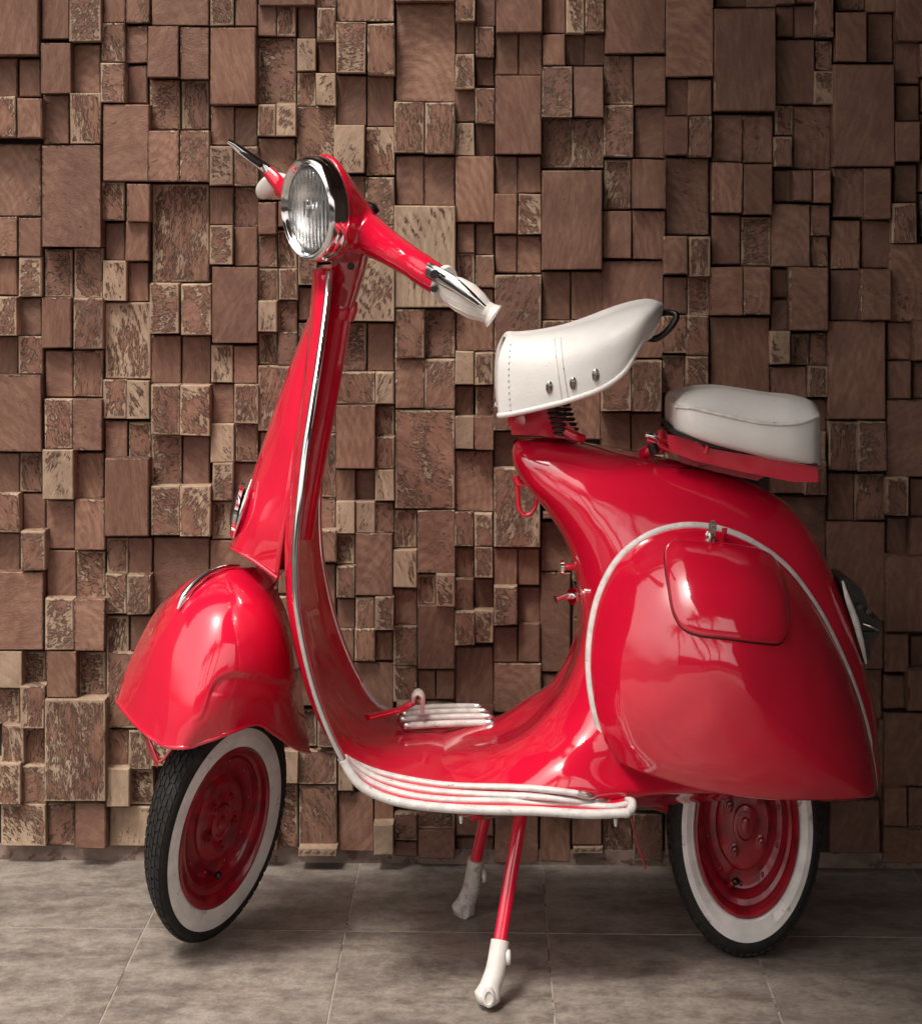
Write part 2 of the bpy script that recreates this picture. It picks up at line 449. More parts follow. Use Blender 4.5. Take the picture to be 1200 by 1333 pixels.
def wallY(X): return 0.383 - 0.030 * X
VX = 0.0127                               # the wall's depth direction leans this much along X
PROT = [.006, .016, .029, .043, .050]
BLOCKS = """
-24 50 -66 72 p4;-24 23 76 126 p1;26 53 77 126 p1;-24 20 126 178 w3;23 54 128 179 g3;-24 54 188 281 g1;-24 22 283 333 g2;25 54 284 334 p2;-24 23 336 384 p1;25 54 335 386 l2;-24 22 387 437 w3;27 54 388 436 p1;-24 24 439 487 p0;25 55 438 487 w2;-24 54 489 588 p3;-24 26 590 641 p1;27 55 590 640 w1;-24 25 643 693 w3;31 59 643 690 p1;-24 27 694 743 p1;28 59 692 743 w3;-24 56 745 846 p3;-24 29 848 895 l3;33 60 848 894 w1;-24 26 896 942 w1;27 58 894 948 w3;3 31 944 993 w2;32 59 948 994 w1;-24 27 994 1047 w3;30 60 996 1046 w2;2 60 1047 1101 l2
55 90 -14 51 p2;91 131 -14 53 w3;54 92 56 121 p3;96 131 58 121 g1;57 90 124 187 g1;92 131 121 187 w3;55 131 190 321 p3;59 95 325 386 w1;97 134 323 387 w1;55 93 388 453 p3;96 134 388 454 w3;60 95 457 516 p1;96 134 457 516 w1;59 94 520 584 w3;95 133 520 586 p3;56 95 586 650 l3;100 135 589 649 g1;61 97 652 714 p1;98 136 651 716 g2;62 99 717 779 p1;100 137 718 780 w1;59 96 780 846 w3;97 136 781 847 g3;61 100 848 908 p3;103 138 849 909 w1;59 137 911 1043 W4;63 98 1046 1100 w1;99 138 1045 1105 p3
135 163 -20 29 p2;164 194 -20 29 w2;133 162 30 80 w2;165 192 34 82 g1;132 162 82 133 w3;167 192 86 135 p1;135 194 136 236 p3;131 162 237 287 w2;166 195 240 289 p3;138 163 290 339 p0;164 194 289 340 p2;135 165 340 391 l2;168 193 342 392 p1;138 196 394 493 l1;135 164 495 545 w2;165 194 496 545 l2;138 166 548 595 g1;169 197 550 596 w1;137 194 597 698 p3;140 167 701 746 w1;168 198 700 747 p1;138 165 748 799 w2;166 196 749 800 w3;139 168 802 848 w1;171 200 802 848 p1;139 198 850 948 w2;142 167 950 997 g1;168 198 951 1001 w2;139 168 1001 1050 l3;172 200 1002 1047 w1;143 200 1050 1102 l1
198 272 -62 33 p2;193 232 34 100 p3;235 272 36 103 p3;196 234 104 168 w1;237 272 105 168 w1;193 233 170 236 g3;235 272 170 236 w3;199 272 240 367 W1;195 233 369 434 w3;236 275 370 436 w3;198 236 437 499 p1;238 274 438 500 p1;197 234 501 566 w3;235 273 502 567 w3;198 236 567 630 w1;239 273 568 631 p1;197 234 633 697 w3;235 274 633 698 w3;200 273 700 795 p1
274 304 -20 33 w2;307 335 -20 33 p2;274 333 36 136 p4;275 305 139 188 g1;306 335 140 190 p1;273 303 190 241 l3;305 336 191 242 w3;274 304 243 292 p1;306 336 244 294 g1;274 303 294 344 l3;306 335 296 346 p2;277 335 348 447 p3;275 303 449 498 l2;305 335 450 499 p2;277 305 500 550 p1;306 336 501 551 w3;275 305 552 602 l2;307 336 551 601 w2;277 304 602 652 w2;305 336 603 652 p1;277 304 653 702 l1;305 336 654 702 p1;274 335 704 800 p1
337 411 -60 7 p3;336 360 6 47 p2;361 385 5 47 w2;337 385 50 135 w1;336 359 136 177 w3;360 385 135 177 l3;337 385 180 260 g1;336 360 264 305 p3;337 360 306 348 w2;362 387 300 349 w1;337 362 350 391 w2;363 387 350 391 w2;336 361 392 432 l3;363 387 392 432 w1;337 361 433 475 w1;362 387 433 475 w2;337 387 476 560 W2
388 411 8 50 p1;387 411 51 92 l2;413 437 -40 9 w2;413 437 10 53 w3;415 437 55 95 p1;388 411 95 138 w1;412 437 95 137 l3;387 437 139 222 w2;412 437 485 520 l2;412 437 522 563 w1;412 437 565 647 w1;412 437 648 689 w1;412 437 690 732 w3;412 437 735 812 g1;412 437 440 484 w1
439 513 -60 27 g2;438 476 29 95 w3;479 513 31 97 w3;439 477 99 162 p1;478 513 100 164 p1;436 474 163 225 l3;477 513 166 228 w1;440 475 230 290 p1;476 513 231 292 w2;440 475 292 335 p1;476 513 294 335 w2;437 513 337 418 l4;440 477 421 483 w1;479 513 421 483 p1;438 488 485 526 w2;489 513 485 526 l2;438 488 528 610 G3;490 513 529 568 w1;489 513 569 610 w2;438 462 612 652 p1;463 488 612 652 p0;489 513 612 652 l2;438 461 653 694 l2;463 488 653 694 l2;489 512 655 693 w1;438 462 696 734 w1;463 511 695 775 g2;438 462 737 778 w2;439 462 780 817 p0;463 487 778 818 w2;488 512 778 820 w3;440 461 819 860 p1;462 488 819 861 w2;489 512 822 860 p1;438 512 863 930 p1
515 592 -60 1 p4;516 592 5 132 G1;513 552 133 198 w2;554 592 134 200 w3;516 552 203 267 g1;553 592 204 267 p1;514 592 268 400 L3;515 552 403 466 w3;554 592 404 465 w1;515 552 468 531 g2;553 592 468 532 w2;515 592 534 662 W2;513 543 665 713 w1;544 592 665 746 g2;512 542 716 765 l2;544 567 748 786 w1;568 592 748 790 l3;514 543 767 813 p1;512 543 815 866 w2;544 592 788 871 p2;512 543 867 914 w1;544 567 873 911 p0;568 592 873 911 p1
594 618 -30 27 w3;594 618 29 70 p1;593 617 71 115 w3;592 618 117 158 p1;593 617 160 202 l2;620 644 -34 34 p1;620 643 35 74 w2;620 643 76 112 p0;619 643 115 161 w3;619 643 163 203 p0;593 643 204 289 G2;595 617 291 329 p1;619 642 291 331 p0;595 617 330 372 l1;619 643 333 374 w2;594 642 376 457 g1;593 617 458 500 l2;619 642 460 501 w3;593 616 503 542 p0;619 642 503 543 w1;593 616 543 584 l2;618 642 543 586 p3;593 642 588 665 g1;592 616 667 711 w2;618 641 669 711 w2;593 616 714 752 w1;618 641 713 752 w2;592 616 753 796 g2;618 642 754 792 p0;592 617 797 840 w3;618 642 795 837 w2;593 642 842 920 p0
646 706 -50 42 p3;645 674 44 97 p1;676 705 44 97 p1;645 704 99 200 p3;645 673 204 252 p1;674 704 204 251 p1;644 673 253 304 p2;675 704 253 305 w2;645 673 307 355 p1;674 704 307 355 g1;644 704 358 457 w2;643 705 460 560 w3;643 705 562 608 p0;643 703 610 712 w3;643 673 714 762 p2;674 702 714 762 p1;643 673 764 814 w3;674 702 764 810 p0;643 673 816 862 p1;675 703 811 862 p1;643 704 864 928 g1
707 735 -30 43 p1;707 735 45 85 p2;737 760 -20 43 l3;762 786 -20 41 w3;736 760 46 85 p0;761 786 45 85 p1;706 744 87 152 w3;747 785 87 152 p3;706 744 154 219 w0;745 785 155 218 w1;706 784 222 351 p3;706 742 354 416 p1;744 784 354 416 p1;706 742 418 480 w2;744 784 418 480 w2;706 734 482 570 p1;737 781 482 572 g1;703 745 680 744 p0;703 742 746 875 p0;705 745 878 940 p0
788 866 -60 69 p3;787 823 73 135 w1;826 866 73 137 p2;786 824 137 204 w2;826 866 140 205 p0;786 821 208 272 w1;824 866 208 271 p3;785 821 275 336 p2;824 865 275 337 g2;784 862 340 466 p1;783 821 470 535 w3;822 861 470 535 w3;782 820 537 590 p1;821 860 538 590 p1
867 928 -60 99 G3;868 895 103 150 p1;896 926 103 150 p2;866 895 152 202 p3;897 926 152 204 w3;866 922 206 305 g1;864 895 308 357 g3;897 924 309 360 w3;863 893 361 408 p1;895 922 361 410 w1;862 893 411 459 w2;894 922 411 462 w2;863 891 463 511 w1;893 922 465 505 w2;865 890 513 560 p0
931 970 -40 9 p1;971 1009 -40 9 p1;930 1009 11 144 p4;929 965 150 210 g1;967 1005 150 212 g1;927 966 212 277 g3;968 1005 214 279 p3;926 963 281 344 p1;965 1002 283 346 w1;925 966 348 410 p3;968 1003 348 410 g3;924 1000 413 515 p1
1012 1034 -40 5 p3;1036 1060 -40 3 p3;1011 1032 8 48 p1;1034 1058 8 49 p1;1061 1084 -20 47 w3;1010 1059 52 135 p2;1061 1082 54 91 w1;1060 1084 93 135 w2;1009 1031 138 176 w1;1008 1031 178 217 w2;1033 1080 139 220 g1;1007 1029 222 262 p0;1032 1057 222 262 p3;1059 1081 222 264 p3;1005 1054 266 347 g2;1056 1079 268 306 w2;1056 1077 308 347 g1;1005 1025 350 388 p0;1004 1025 391 430 p1;1028 1078 349 431 g3;1003 1028 432 474 l3;1030 1052 435 475 w1;1054 1076 433 475 w1;1001 1049 478 520 g1;1052 1077 477 517 w2;1050 1074 520 560 p0;1050 1074 562 599 l2;1048 1075 601 644 w3;1003 1046 601 642 p1;1003 1074 646 730 p0
1088 1126 -40 13 w1;1128 1164 -40 15 p2;1088 1127 16 80 p3;1129 1161 18 81 p1;1085 1164 84 217 p3;1084 1123 219 283 g2;1125 1159 220 285 p3;1082 1119 287 350 g1;1121 1157 287 349 p1;1081 1117 352 416 p1;1121 1160 351 417 g3;1078 1152 419 546 p2;1079 1116 549 612 w2;1118 1153 549 613 w3;1077 1111 616 677 p0;1113 1151 617 677 w1;1076 1151 680 808 p1;1078 1112 811 870 p0;1114 1148 811 870 p1;1112 1147 872 935 p0;1142 1150 936 1040 p0;1080 1145 1042 1122 p0
1167 1240 -20 53 p3;1164 1196 55 108 p1;1166 1195 112 157 p1;1166 1197 159 210 p3;1164 1193 214 263 p1;1161 1192 265 316 w3;1158 1240 318 418 g2;1155 1185 420 468 p1;1189 1240 419 469 p3;1155 1185 470 519 p1;1188 1240 472 518 p0;1154 1240 522 620 p2;1154 1182 622 671 w3;1185 1240 624 672 p0;1154 1180 674 720 p0;1184 1240 674 723 p2;1153 1240 724 823 p2;1152 1182 825 875 p2;1185 1240 828 871 p0;1150 1178 880 922 p1;1181 1240 873 925 p3;1151 1240 928 1023 p1;1151 1179 1026 1075 p2;1182 1240 1026 1075 p1;1150 1240 1077 1124 p1
364 388 978 1020 l3;363 388 1022 1103 w1;389 438 978 1021 w2;390 438 1023 1102 w2;389 438 1105 1115 l4;440 486 1032 1108 p1;487 512 1074 1113 l4;514 543 1060 1094 w2;514 543 1096 1115 p1;544 592 1050 1079 w1;544 592 1081 1117 p2;594 642 1050 1088 p1;594 642 1091 1122 p0;644 700 1060 1122 p0;703 742 1040 1122 p0;745 783 1050 1100 p1;785 822 1060 1118 w0;824 862 1060 1120 w0;440 460 985 1030 l2;440 486 935 983 w1;488 512 935 1070 p1
"""
rects = []
for tok in BLOCKS.replace('\n', ';').split(';'):
    t = tok.split()
    if len(t) == 5: rects.append((float(t[0]), float(t[2]), float(t[1]), float(t[3]), t[4][0], int(t[4][1])))
rects = [(x0, y0, x1, y1, k, d) for (x0, y0, x1, y1, k, d) in rects]
edges = [-182, -104, -26, 53, 133, 196, 274, 336, 387, 438, 514, 592, 643, 705, 785, 865, 928, 1008, 1084, 1152, 1242, 1320, 1398]
rf = random.Random(5)
known = list(rects)
def free(x, y):
    return not any(a - 3 <= x <= c + 3 and b - 3 <= y <= e + 3 for a, b, c, e, *_ in known)
for i in range(len(edges) - 1):
    a, c = edges[i] + 2, edges[i+1] - 1
    halves = [(a, (a + c) / 2 - 1), ((a + c) / 2 + 1, c)]
    outside = c < -24 or a > 1241
    for hi, (xa, xb) in enumerate(halves):
        y = -190.0; ybot = 1103 + 14 * max(0, min(1, xa / 1200))
        while y < ybot - 8:
            xs = (xa + 4, (xa + xb) / 2, xb - 4)
            if not all(free(x, y + 2) for x in xs): y += 2; continue
            want = rf.choice((44, 50, 56)); y2 = y
            while y2 < min(y + want, ybot) and all(free(x, y2 + 2) for x in xs): y2 += 2
            if y2 - y >= 10:
                known.append((xa, y + 1, xb, y2 - 1, rf.choice('pppwwg'), rf.choice((1, 1, 2, 3)))); rects.append(known[-1])
            y = max(y2, y + 2)

TONE = {'p': .42, 'P': .45, 'w': .52, 'W': .58, 'l': .56, 'L': .62, 'g': .5, 'G': .58}
WEAR = {'p': .16, 'P': .2, 'w': .62, 'W': .66, 'l': .93, 'L': 1.3, 'g': .25, 'G': .12}
def block_geo(bm, rect, rnd, layers):
    x0, y0, x1, y1, kind, dep = rect
    cx = (x0 + x1) / 2
    prot = PROT[dep] + rnd.uniform(-.004, .004)
    X0g = (cx - 600) / F * (D + .35)
    Yf = wallY(X0g) - prot
    tx, tz = rnd.uniform(-.010, .010), rnd.uniform(-.012, .012)
    g = .0008
    def at(px, py, dY=0):
        p = W(px, py, Yf); return p
    x0 -= .9; x1 += .9; y0 -= .9; y1 += .9
    p00, p10, p11, p01 = at(x0, y1), at(x1, y1), at(x1, y0), at(x0, y0)
    jig = lambda: Vector((rnd.uniform(-.0008, .0008), 0, rnd.uniform(-.0008, .0008)))
    cor = [p00 + Vector((g, 0, g)) + jig(), p10 + Vector((-g, 0, g)) + jig(), p11 + Vector((-g, 0, -g)) + jig(), p01 + Vector((g, 0, -g)) + jig()]
    mid = sum(cor, Vector()) / 4
    for q in cor: q.y += (q.x - mid.x) * (-.03 + tx) + (q.z - mid.z) * tz
    bv = rnd.uniform(.0008, .0022)
    front, side, back = [], [], []
    for q in cor:
        sx = 1 if q.x < mid.x else -1; szz = 1 if q.z < mid.z else -1
        front.append(bm.verts.new(q + Vector((sx * bv, 0, szz * bv))))
        side.append(bm.verts.new(q + Vector((0, bv * 1.1, 0))))
        L = wallY(q.x) + .004 - q.y
        back.append(bm.verts.new(q + Vector((VX * L, L, 0))))
    fs = [bm.faces.new(front)]
    for k in range(4):
        k2 = (k + 1) % 4
        fs.append(bm.faces.new((front[k2], front[k], side[k], side[k2])))
        fs.append(bm.faces.new((side[k2], side[k], back[k], back[k2])))
    uvm, uvu, uvs, col = layers
    kk = kind
    look = (min(1, max(0, TONE[kk] + rnd.uniform(-.16, .16))), WEAR[kk] * rnd.uniform(.85, 1.12), rnd.random(),
            1.0 if kk in 'gGL' else rnd.choice((.15, .3, .5)))
    w, h = (cor[1] - cor[0]).length, (cor[3] - cor[0]).length
    for f in fs:
        nrm = f.normal
        for l in f.loops:
            p = l.vert.co - cor[0]
            l[uvm].uv = (p.x / .62 + (p.y if abs(p.y) > .003 else 0), p.z + (p.y * .4 if abs(p.y) > .003 else 0))
            l[uvu].uv = (p.x / max(w, 1e-4), p.z / max(h, 1e-4)); l[uvs].uv = (w, h)
            l[col] = look
def new_block_bm():
    bm = bmesh.new()
    return bm, (bm.loops.layers.uv.new('metric'), bm.loops.layers.uv.new('unit'), bm.loops.layers.uv.new('size'), bm.loops.layers.float_color.new('look'))
wall = thing('block_wall', 'brown wall clad in staggered weathered wood end-grain blocks behind the red scooter', 'wall', (0, .38, 0))
wall['kind'] = 'structure'
def kid(o, parent):                       # keep world coordinates under a moved empty
    o.parent = parent; o.matrix_parent_inverse = Matrix.Translation(-Vector(parent.location)); return o
def visible_area(r):
    w = min(r[2], 1200) - max(r[0], 0); h = min(r[3], 1333) - max(r[1], 0)
    cxx, cyy = (r[0] + r[2]) / 2, (r[1] + r[3]) / 2
    hidden = (790 < cxx < 1090 and 680 < cyy < 1030) or (200 < cxx < 370 and 770 < cyy < 940)
    return (max(w, 0) * max(h, 0)) * (.05 if hidden else 1)
order = sorted(rects, key=visible_area, reverse=True)
rnd = random.Random(11)
for r in order[:300]:
    bm, L = new_block_bm(); block_geo(bm, r, rnd, L)
    kid(finish(bm, 'wood_block', M['block'], smooth=False, recalc=False), wall)
bm, L = new_block_bm()
for r in order[300:]: block_geo(bm, r, rnd, L)
o = finish(bm, 'wood_blocks', M['block'], smooth=False, recalc=False); o['kind'] = 'stuff'; kid(o, wall)
def slanted(name, xa, xb, y_front, y_back, z0, z1, mat, parent=None):
    bm = bmesh.new(); v = []
    for x in (xa, xb):
        for y, z in ((y_front, z0), (y_back, z0), (y_back, z1), (y_front, z1)):
            v.append(bm.verts.new((x, wallY(x) + y, z)))
    for q in ((0,1,2,3), (7,6,5,4), (0,4,5,1), (1,5,6,2), (2,6,7,3), (3,7,4,0)): bm.faces.new([v[i] for i in q])
    return finish(bm, name, mat, parent, smooth=False)
kid(slanted('backing', -3.2, 2.2, .0045, .16, 0, 2.9, M['plaster']), wall)
kid(slanted('skirting_strip', -3.2, 2.2, -.006, .003, .001, .0265, M['skirt']), wall)

# ---------------------------------------------------------------- floor: stone tiles with recessed joints
def tile_mat():
    m, nt, b = newmat('floor_stone'); n = N(nt); P = n.pos()
    oi = n.add('ShaderNodeObjectInfo').outputs['Random']
    off = n.add('ShaderNodeCombineXYZ'); n.link(n.math('MULTIPLY', oi, 31), off.inputs[0]); n.link(n.math('MULTIPLY', oi, 17), off.inputs[1])
    Q = n.vmath('ADD', P, off.outputs[0])
    mp = n.add('ShaderNodeMapping'); mp.inputs['Scale'].default_value = (1.0, 2.3, 1); mp.inputs['Rotation'].default_value = (0, 0, .06); n.link(Q, mp.inputs[0]); S = mp.outputs[0]
    a = n.noise(S, 4.5, 12, .74, .3); bn = n.noise(Q, 26, 12, .78, .1); fn = n.noise(Q, 190, 5, .7)
    v = n.math('ADD', n.math('MULTIPLY', a, .5), n.math('MULTIPLY', bn, .5))
    c = n.mix(n.ramp(v, .36, .64), (.100, .082, .070), (.31, .272, .228))
    vein = n.ramp(n.math('ABSOLUTE', n.math('SUBTRACT', n.noise(S, 6, 10, .7, .5), .5)), .0, .018)
    c = n.mix(n.math('MULTIPLY', n.math('SUBTRACT', 1.0, vein), .30), c, (.10, .065, .052))
    c = n.mix(n.math('MULTIPLY', n.ramp(fn, .5, .68), .45), c, (.12, .085, .07))
    rust = n.ramp(n.noise(Q, 4.0, 5, .6), .55, .72)
    c = n.mix(n.math('MULTIPLY', rust, .3), c, (.24, .14, .10))
    tn = n.math('ADD', .88, n.math('MULTIPLY', oi, .22)); tc = n.add('ShaderNodeCombineColor'); [n.link(tn, tc.inputs[i]) for i in range(3)]
    c = n.mix(1.0, c, tc.outputs[0], 'MULTIPLY')
    n.put(b.inputs['Base Color'], c)
    n.put(b.inputs['Roughness'], n.math('ADD', .42, n.math('MULTIPLY', bn, .3)))
    hh = n.math('ADD', n.math('MULTIPLY', v, .6), n.math('MULTIPLY', fn, .25))
    n.link(n.bump(hh, .5, .003), b.inputs['Normal'])
    return m
M['tile'] = tile_mat()
M['grout'] = simple('grout', (.33, .28, .24), .9, var=.1, scale=60, wear=((.14, .09, .075), 12, .55))
M['ground'] = simple('forecourt_ground', (.05, .04, .036), .85, var=.15, scale=2, bump=.3, bscale=40)
bm = bmesh.new()
vsq = [bm.verts.new(p) for p in ((-60, -80, -.012), (60, -80, -.012), (60, 3, -.012), (-60, 3, -.012))]; bm.faces.new(vsq)
g = finish(bm, 'ground', M['ground'], smooth=False); g['kind'] = 'structure'
floor = finish(box_bm((-.3, -1.3, -.0059), 4.2, 3.9, .0148), 'floor', M['grout'], smooth=False); floor['kind'] = 'structure'
# joint lines: rows follow the wall, columns follow its depth direction
def fy(py): return F * H / (py - 280) - D
ROWY = fy(1217); TW = .2995; TD = .515
def col_x(k):                              # crossing of column joint k with the row line through (712,1217)
    return (712 - 600) / F * (D + ROWY) + k * TW
for r in range(-5, 1):
    ya = ROWY + r * TD; yb = ya + TD
    for k in range(-7, 6):
        xa, xb = col_x(k), col_x(k + 1); q = .0012
        pts = []
        for x, y in ((xa + q, ya + q), (xb - q, ya + q), (xb - q, yb - q), (xa + q, yb - q)):
            Y = y - .030 * (x - col_x(0)); Xs = x + VX * (y - ROWY)
            if r == 0 and y > ya + .3: Y = min(Y, wallY(Xs) - .0065)
            pts.append((Xs, Y))
        if r == 0: pts[2] = (pts[2][0], wallY(pts[2][0]) - .0065); pts[3] = (pts[3][0], wallY(pts[3][0]) - .0065)
        bm = bmesh.new(); dz = rnd.uniform(-.0004, .0004)
        bot = [bm.verts.new((x, y, -.0015)) for x, y in pts]; top = [bm.verts.new((x, y, .0022 + dz)) for x, y in pts]
        bm.faces.new(top)
        for i in range(4): bm.faces.new((bot[i], bot[(i+1) % 4], top[(i+1) % 4], top[i]))
        bmesh.ops.bevel(bm, geom=[e for e in bm.edges if all(v in top for v in e.verts)], offset=.0005, segments=1, affect='EDGES')
        finish(bm, 'floor_tile', M['tile'], floor, smooth=False)

# ---------------------------------------------------------------- the red motor scooter
sc = thing('motor_scooter', 'glossy red vintage scooter with white saddle on its centre stand before the block wall', 'scooter', (0, 0, 0))

# leg shield running down into the footboard: one pressed sheet
EDGE = [(424,352,-.055),(419,400,-.09),(411,460,-.13),(402,520,-.165),(393,580,-.19),(385,650,-.205),(379,720,-.212),(381,790,-.215),
        (393,860,-.215),(412,925,-.215),(438,985,-.215),(468,1021,-.215),(508,1041,-.215),(560,1050,-.215),(620,1054,-.215),(700,1056,-.215),(770,1060,-.215),(818,1058,-.212)]
rows = []
E3 = [np.array(W(*p)) for p in EDGE]
for i, e in enumerate(E3):
    t = E3[min(i+1, len(E3)-1)] - E3[max(i-1, 0)]; t[1] = 0; t /= np.linalg.norm(t)
    nrm = np.array([-t[2], 0, t[0]])       # towards the rider
    k = i / (len(E3) - 1)
    bow = -.020 if i < 9 else (-.020 + .040 * min(1, (i - 9) / 4))
    row = []
    for u in (1, .93, .8, .55, .28, 0, -.28, -.55, -.8, -.93, -1):
        q = e.copy(); q[1] = e[1] * u
        lip = .006 * max(0, (abs(u) - .8) / .2) if i < 11 else 0
        q += nrm * (bow * (1 - abs(u) ** 2.4)) + nrm * lip
        row.append(q)
    rows.append(row)
cols = [cr(c, 6) for c in zip(*rows)]
gr = np.array([cr(list(r), 4) for r in zip(*cols)])
sh = finish(grid_bm(gr), 'leg_shield', M['red_shield'], sc)
md = sh.modifiers.new('thickness', 'SOLIDIFY'); md.thickness = .004; md.offset = 0
edge_near = gr[:, 0]; edge_far = gr[:, -1]
ksplit = 6 * 10
def trim(pts, name, mat, r):
    finish(sweep_bm([Vector(p) for p in pts], r, 10), name, mat, sc, sharp=60)
trim(edge_near[:ksplit + 2], 'shield_trim', M['chrome'], .0052)
trim(edge_far[:ksplit + 2], 'shield_trim', M['chrome'], .0052)
trim(edge_near[ksplit + 1:], 'footboard_edging', M['piping'], .0062)
tube('edging_end', [(812,1060,-.213),(821,1054,-.206),(822,1044,-.190),(812,1040,-.17)], [.006,.0062,.006,.003], M['piping'], sc, seg=5)
trim(edge_far[ksplit + 1:], 'footboard_edging', M['piping'], .0062)

# runner strips along the near edge, wrapping at the rear
def floor_z(X, Y):                         # height of the footboard sheet under (X, Y)
    best, bz = 9, .28
    for r in gr[ksplit:]:
        for p in r:
            d = (p[0] - X) ** 2 + (p[1] - Y) ** 2
            if d < best: best, bz = d, p[2]
    return bz
def runner(name, ctrl, r, mat, ends=True):
    pts = cr([W(*p) for p in ctrl], 8)
    o = finish(sweep_bm([Vector(p) for p in pts], [(r, r * .8)] * len(pts), 12, up=(0, 0, 1), sq=.7), name, mat, sc, sharp=50)
    if ends:
        for q, q2 in ((pts[-1], pts[-3]),):
            d = Vector(q - q2).normalized(); c = Vector(q)
            finish(sweep_bm([c - d * .010, c - d * .004, c + d * .006, c + d * .013], [(r*1.05, r*.9), (r*1.25, r*1.1), (r*1.2, r), (r*.4, r*.5)], 12, up=(0, 0, 1)), 'end_cap', M['alu'], o, sharp=50)
    return o
# short strips on the far side of the footboard
for (xa, ya, xb, yb, Y) in ((527,945,640,941,.075), (522,937,638,933,.105), (525,930,632,926,.135), (531,923,625,920,.165)):
    o = tube('runner_strip', [(xa, ya, Y), ((xa+xb)/2, (ya+yb)/2 - 1, Y), (xb, yb, Y)], (.0054), M['rubber_white'], sc, seg=4)
    for (x, y, s) in ((xa, ya, -1), (xb, yb, 1)):
        tube('end_cap', [(x - s*7, y, Y - .001), (x, y, Y - .001), (x + s*5, y + .3, Y)], [.0055, .0062, .003], M['alu'], o, seg=2)

# rear body
R0 = [(669,579,0),(669,579,-.008),(670,577,-.012),(672,575,-.012),(674,573,-.008),(675,573,0)]
RB = [R0,
 [(667,598,0),(668,600,-.028),(675,597,-.042),(690,588,-.042),(706,577,-.032),(716,571,0)],
 [(682,629,0),(686,630,-.044),(705,625,-.064),(745,612,-.068),(785,594,-.05),(800,583,0)],
 [(711,664,0),(716,665,-.052),(745,662,-.085),(800,645,-.09),(860,615,-.065),(882,600,0)],
 [(737,708,0),(743,709,-.058),(775,710,-.10),(840,700,-.11),(935,652,-.08),(960,620,0)],
 [(751,760,0),(757,760,-.060),(790,765,-.11),(880,770,-.125),(1000,718,-.095),(1035,664,0)],
 [(755,805,0),(762,806,-.064),(795,815,-.118),(900,830,-.13),(1055,792,-.1),(1084,747,0)],
 [(750,845,0),(757,848,-.068),(792,862,-.128),(910,880,-.13),(1097,880,-.1),(1119,845,0)],
 [(734,884,0),(744,890,-.076),(783,915,-.143),(900,950,-.135),(1124,980,-.1),(1138,945,0)],
 [(708,918,0),(722,930,-.09),(760,966,-.165),(840,1005,-.15),(1020,1033,-.1),(1141,1030,0)],
 [(675,946,0),(692,960,-.11),(725,1001,-.187),(800,1032,-.185),(900,1035,-.1),(1000,1035,0)],
 [(636,963,0),(650,982,-.10),(680,1024,-.185),(745,1046,-.195),(800,1052,-.12),(840,1045,0)],
 [(596,968,0),(606,990,-.09),(628,1030,-.175),(665,1050,-.190),(690,1056,-.12),(700,1050,0)],
 [(556,978,0),(560,1001,-.09),(572,1040,-.165),(590,1056,-.180),(610,1066,-.12),(612,1064,0)]]
body, gb = patch('body_shell', RB, M['red'], sc, nv=10, nu=8, mirror=True, closed_u=True, relax=3)
body_t = bvh(body)

# runner strips along the near edge, lying on the footboard
fl_t = bvh(sh, body)
def strip(ctrl, r, cap=True, lift=.003):
    pl = cr([(x, y) for x, y in ctrl], 5); pts = [onto(fl_t, p[0], p[1], lift, -.2) for p in pl]
    for _ in range(4): pts = [pts[i] if i in (0, len(pts)-1) else (pts[i-1] + pts[i]*2 + pts[i+1]) / 4 for i in range(len(pts))]
    o = finish(sweep_bm(pts, [(r, r * .8)] * len(pts), 12, up=(0, -.3, 1), sq=.75), 'runner_strip', M['piping'], sc, sharp=50)
    if cap:
        c = pts[-1]; d = (pts[-1] - pts[-4]).normalized()
        finish(sweep_bm([c - d * .012, c - d * .004, c + d * .006, c + d * .012], [(r*1.1, r*.9), (r*1.35, r*1.2), (r*1.3, r), (r*.4, r*.5)], 12, up=(0, -.3, 1)), 'end_cap', M['alu'], o, sharp=50)
strip([(442,986),(460,1006),(484,1022),(520,1035),(570,1043),(640,1045),(700,1046),(760,1050),(798,1053),(816,1049)], .0047, False)
strip([(447,987),(468,1004),(491,1016),(530,1027),(580,1034),(640,1036),(700,1037),(750,1041),(784,1045)], .0047)
strip([(453,991),(474,1002),(498,1010),(535,1018),(585,1025),(640,1026),(700,1027),(735,1030),(762,1034)], .0047)

# horn cover on the front of the leg shield
HN = [[(420,372,0),(420,374,-.015),(421,376,-.03),(424,380,-.042)],
 [(399,425,0),(400,427,-.025),(404,430,-.045),(414,436,-.062)],
 [(374,490,0),(377,492,-.03),(384,496,-.052),(402,504,-.082)],
 [(350,560,0),(355,563,-.035),(365,568,-.064),(388,578,-.105)],
 [(330,620,0),(337,624,-.04),(350,630,-.070),(378,642,-.115)],
 [(313,672,0),(322,676,-.045),(338,684,-.075),(370,698,-.11)],
 [(301,712,0),(311,718,-.045),(331,730,-.066),(362,752,-.09)]]
horn, gh = patch('horn_cover', HN, M['red'], sc, nv=8, nu=6, mirror=True, relax=1)
m_ = horn.modifiers.new('thickness', 'SOLIDIFY'); m_.thickness = .004; m_.offset = 0
# lower lip bead of the horn cover
finish(sweep_bm([Vector(p) for p in gh[-1]], .0032, 8), 'cover_lip', M['red'], sc, sharp=60)
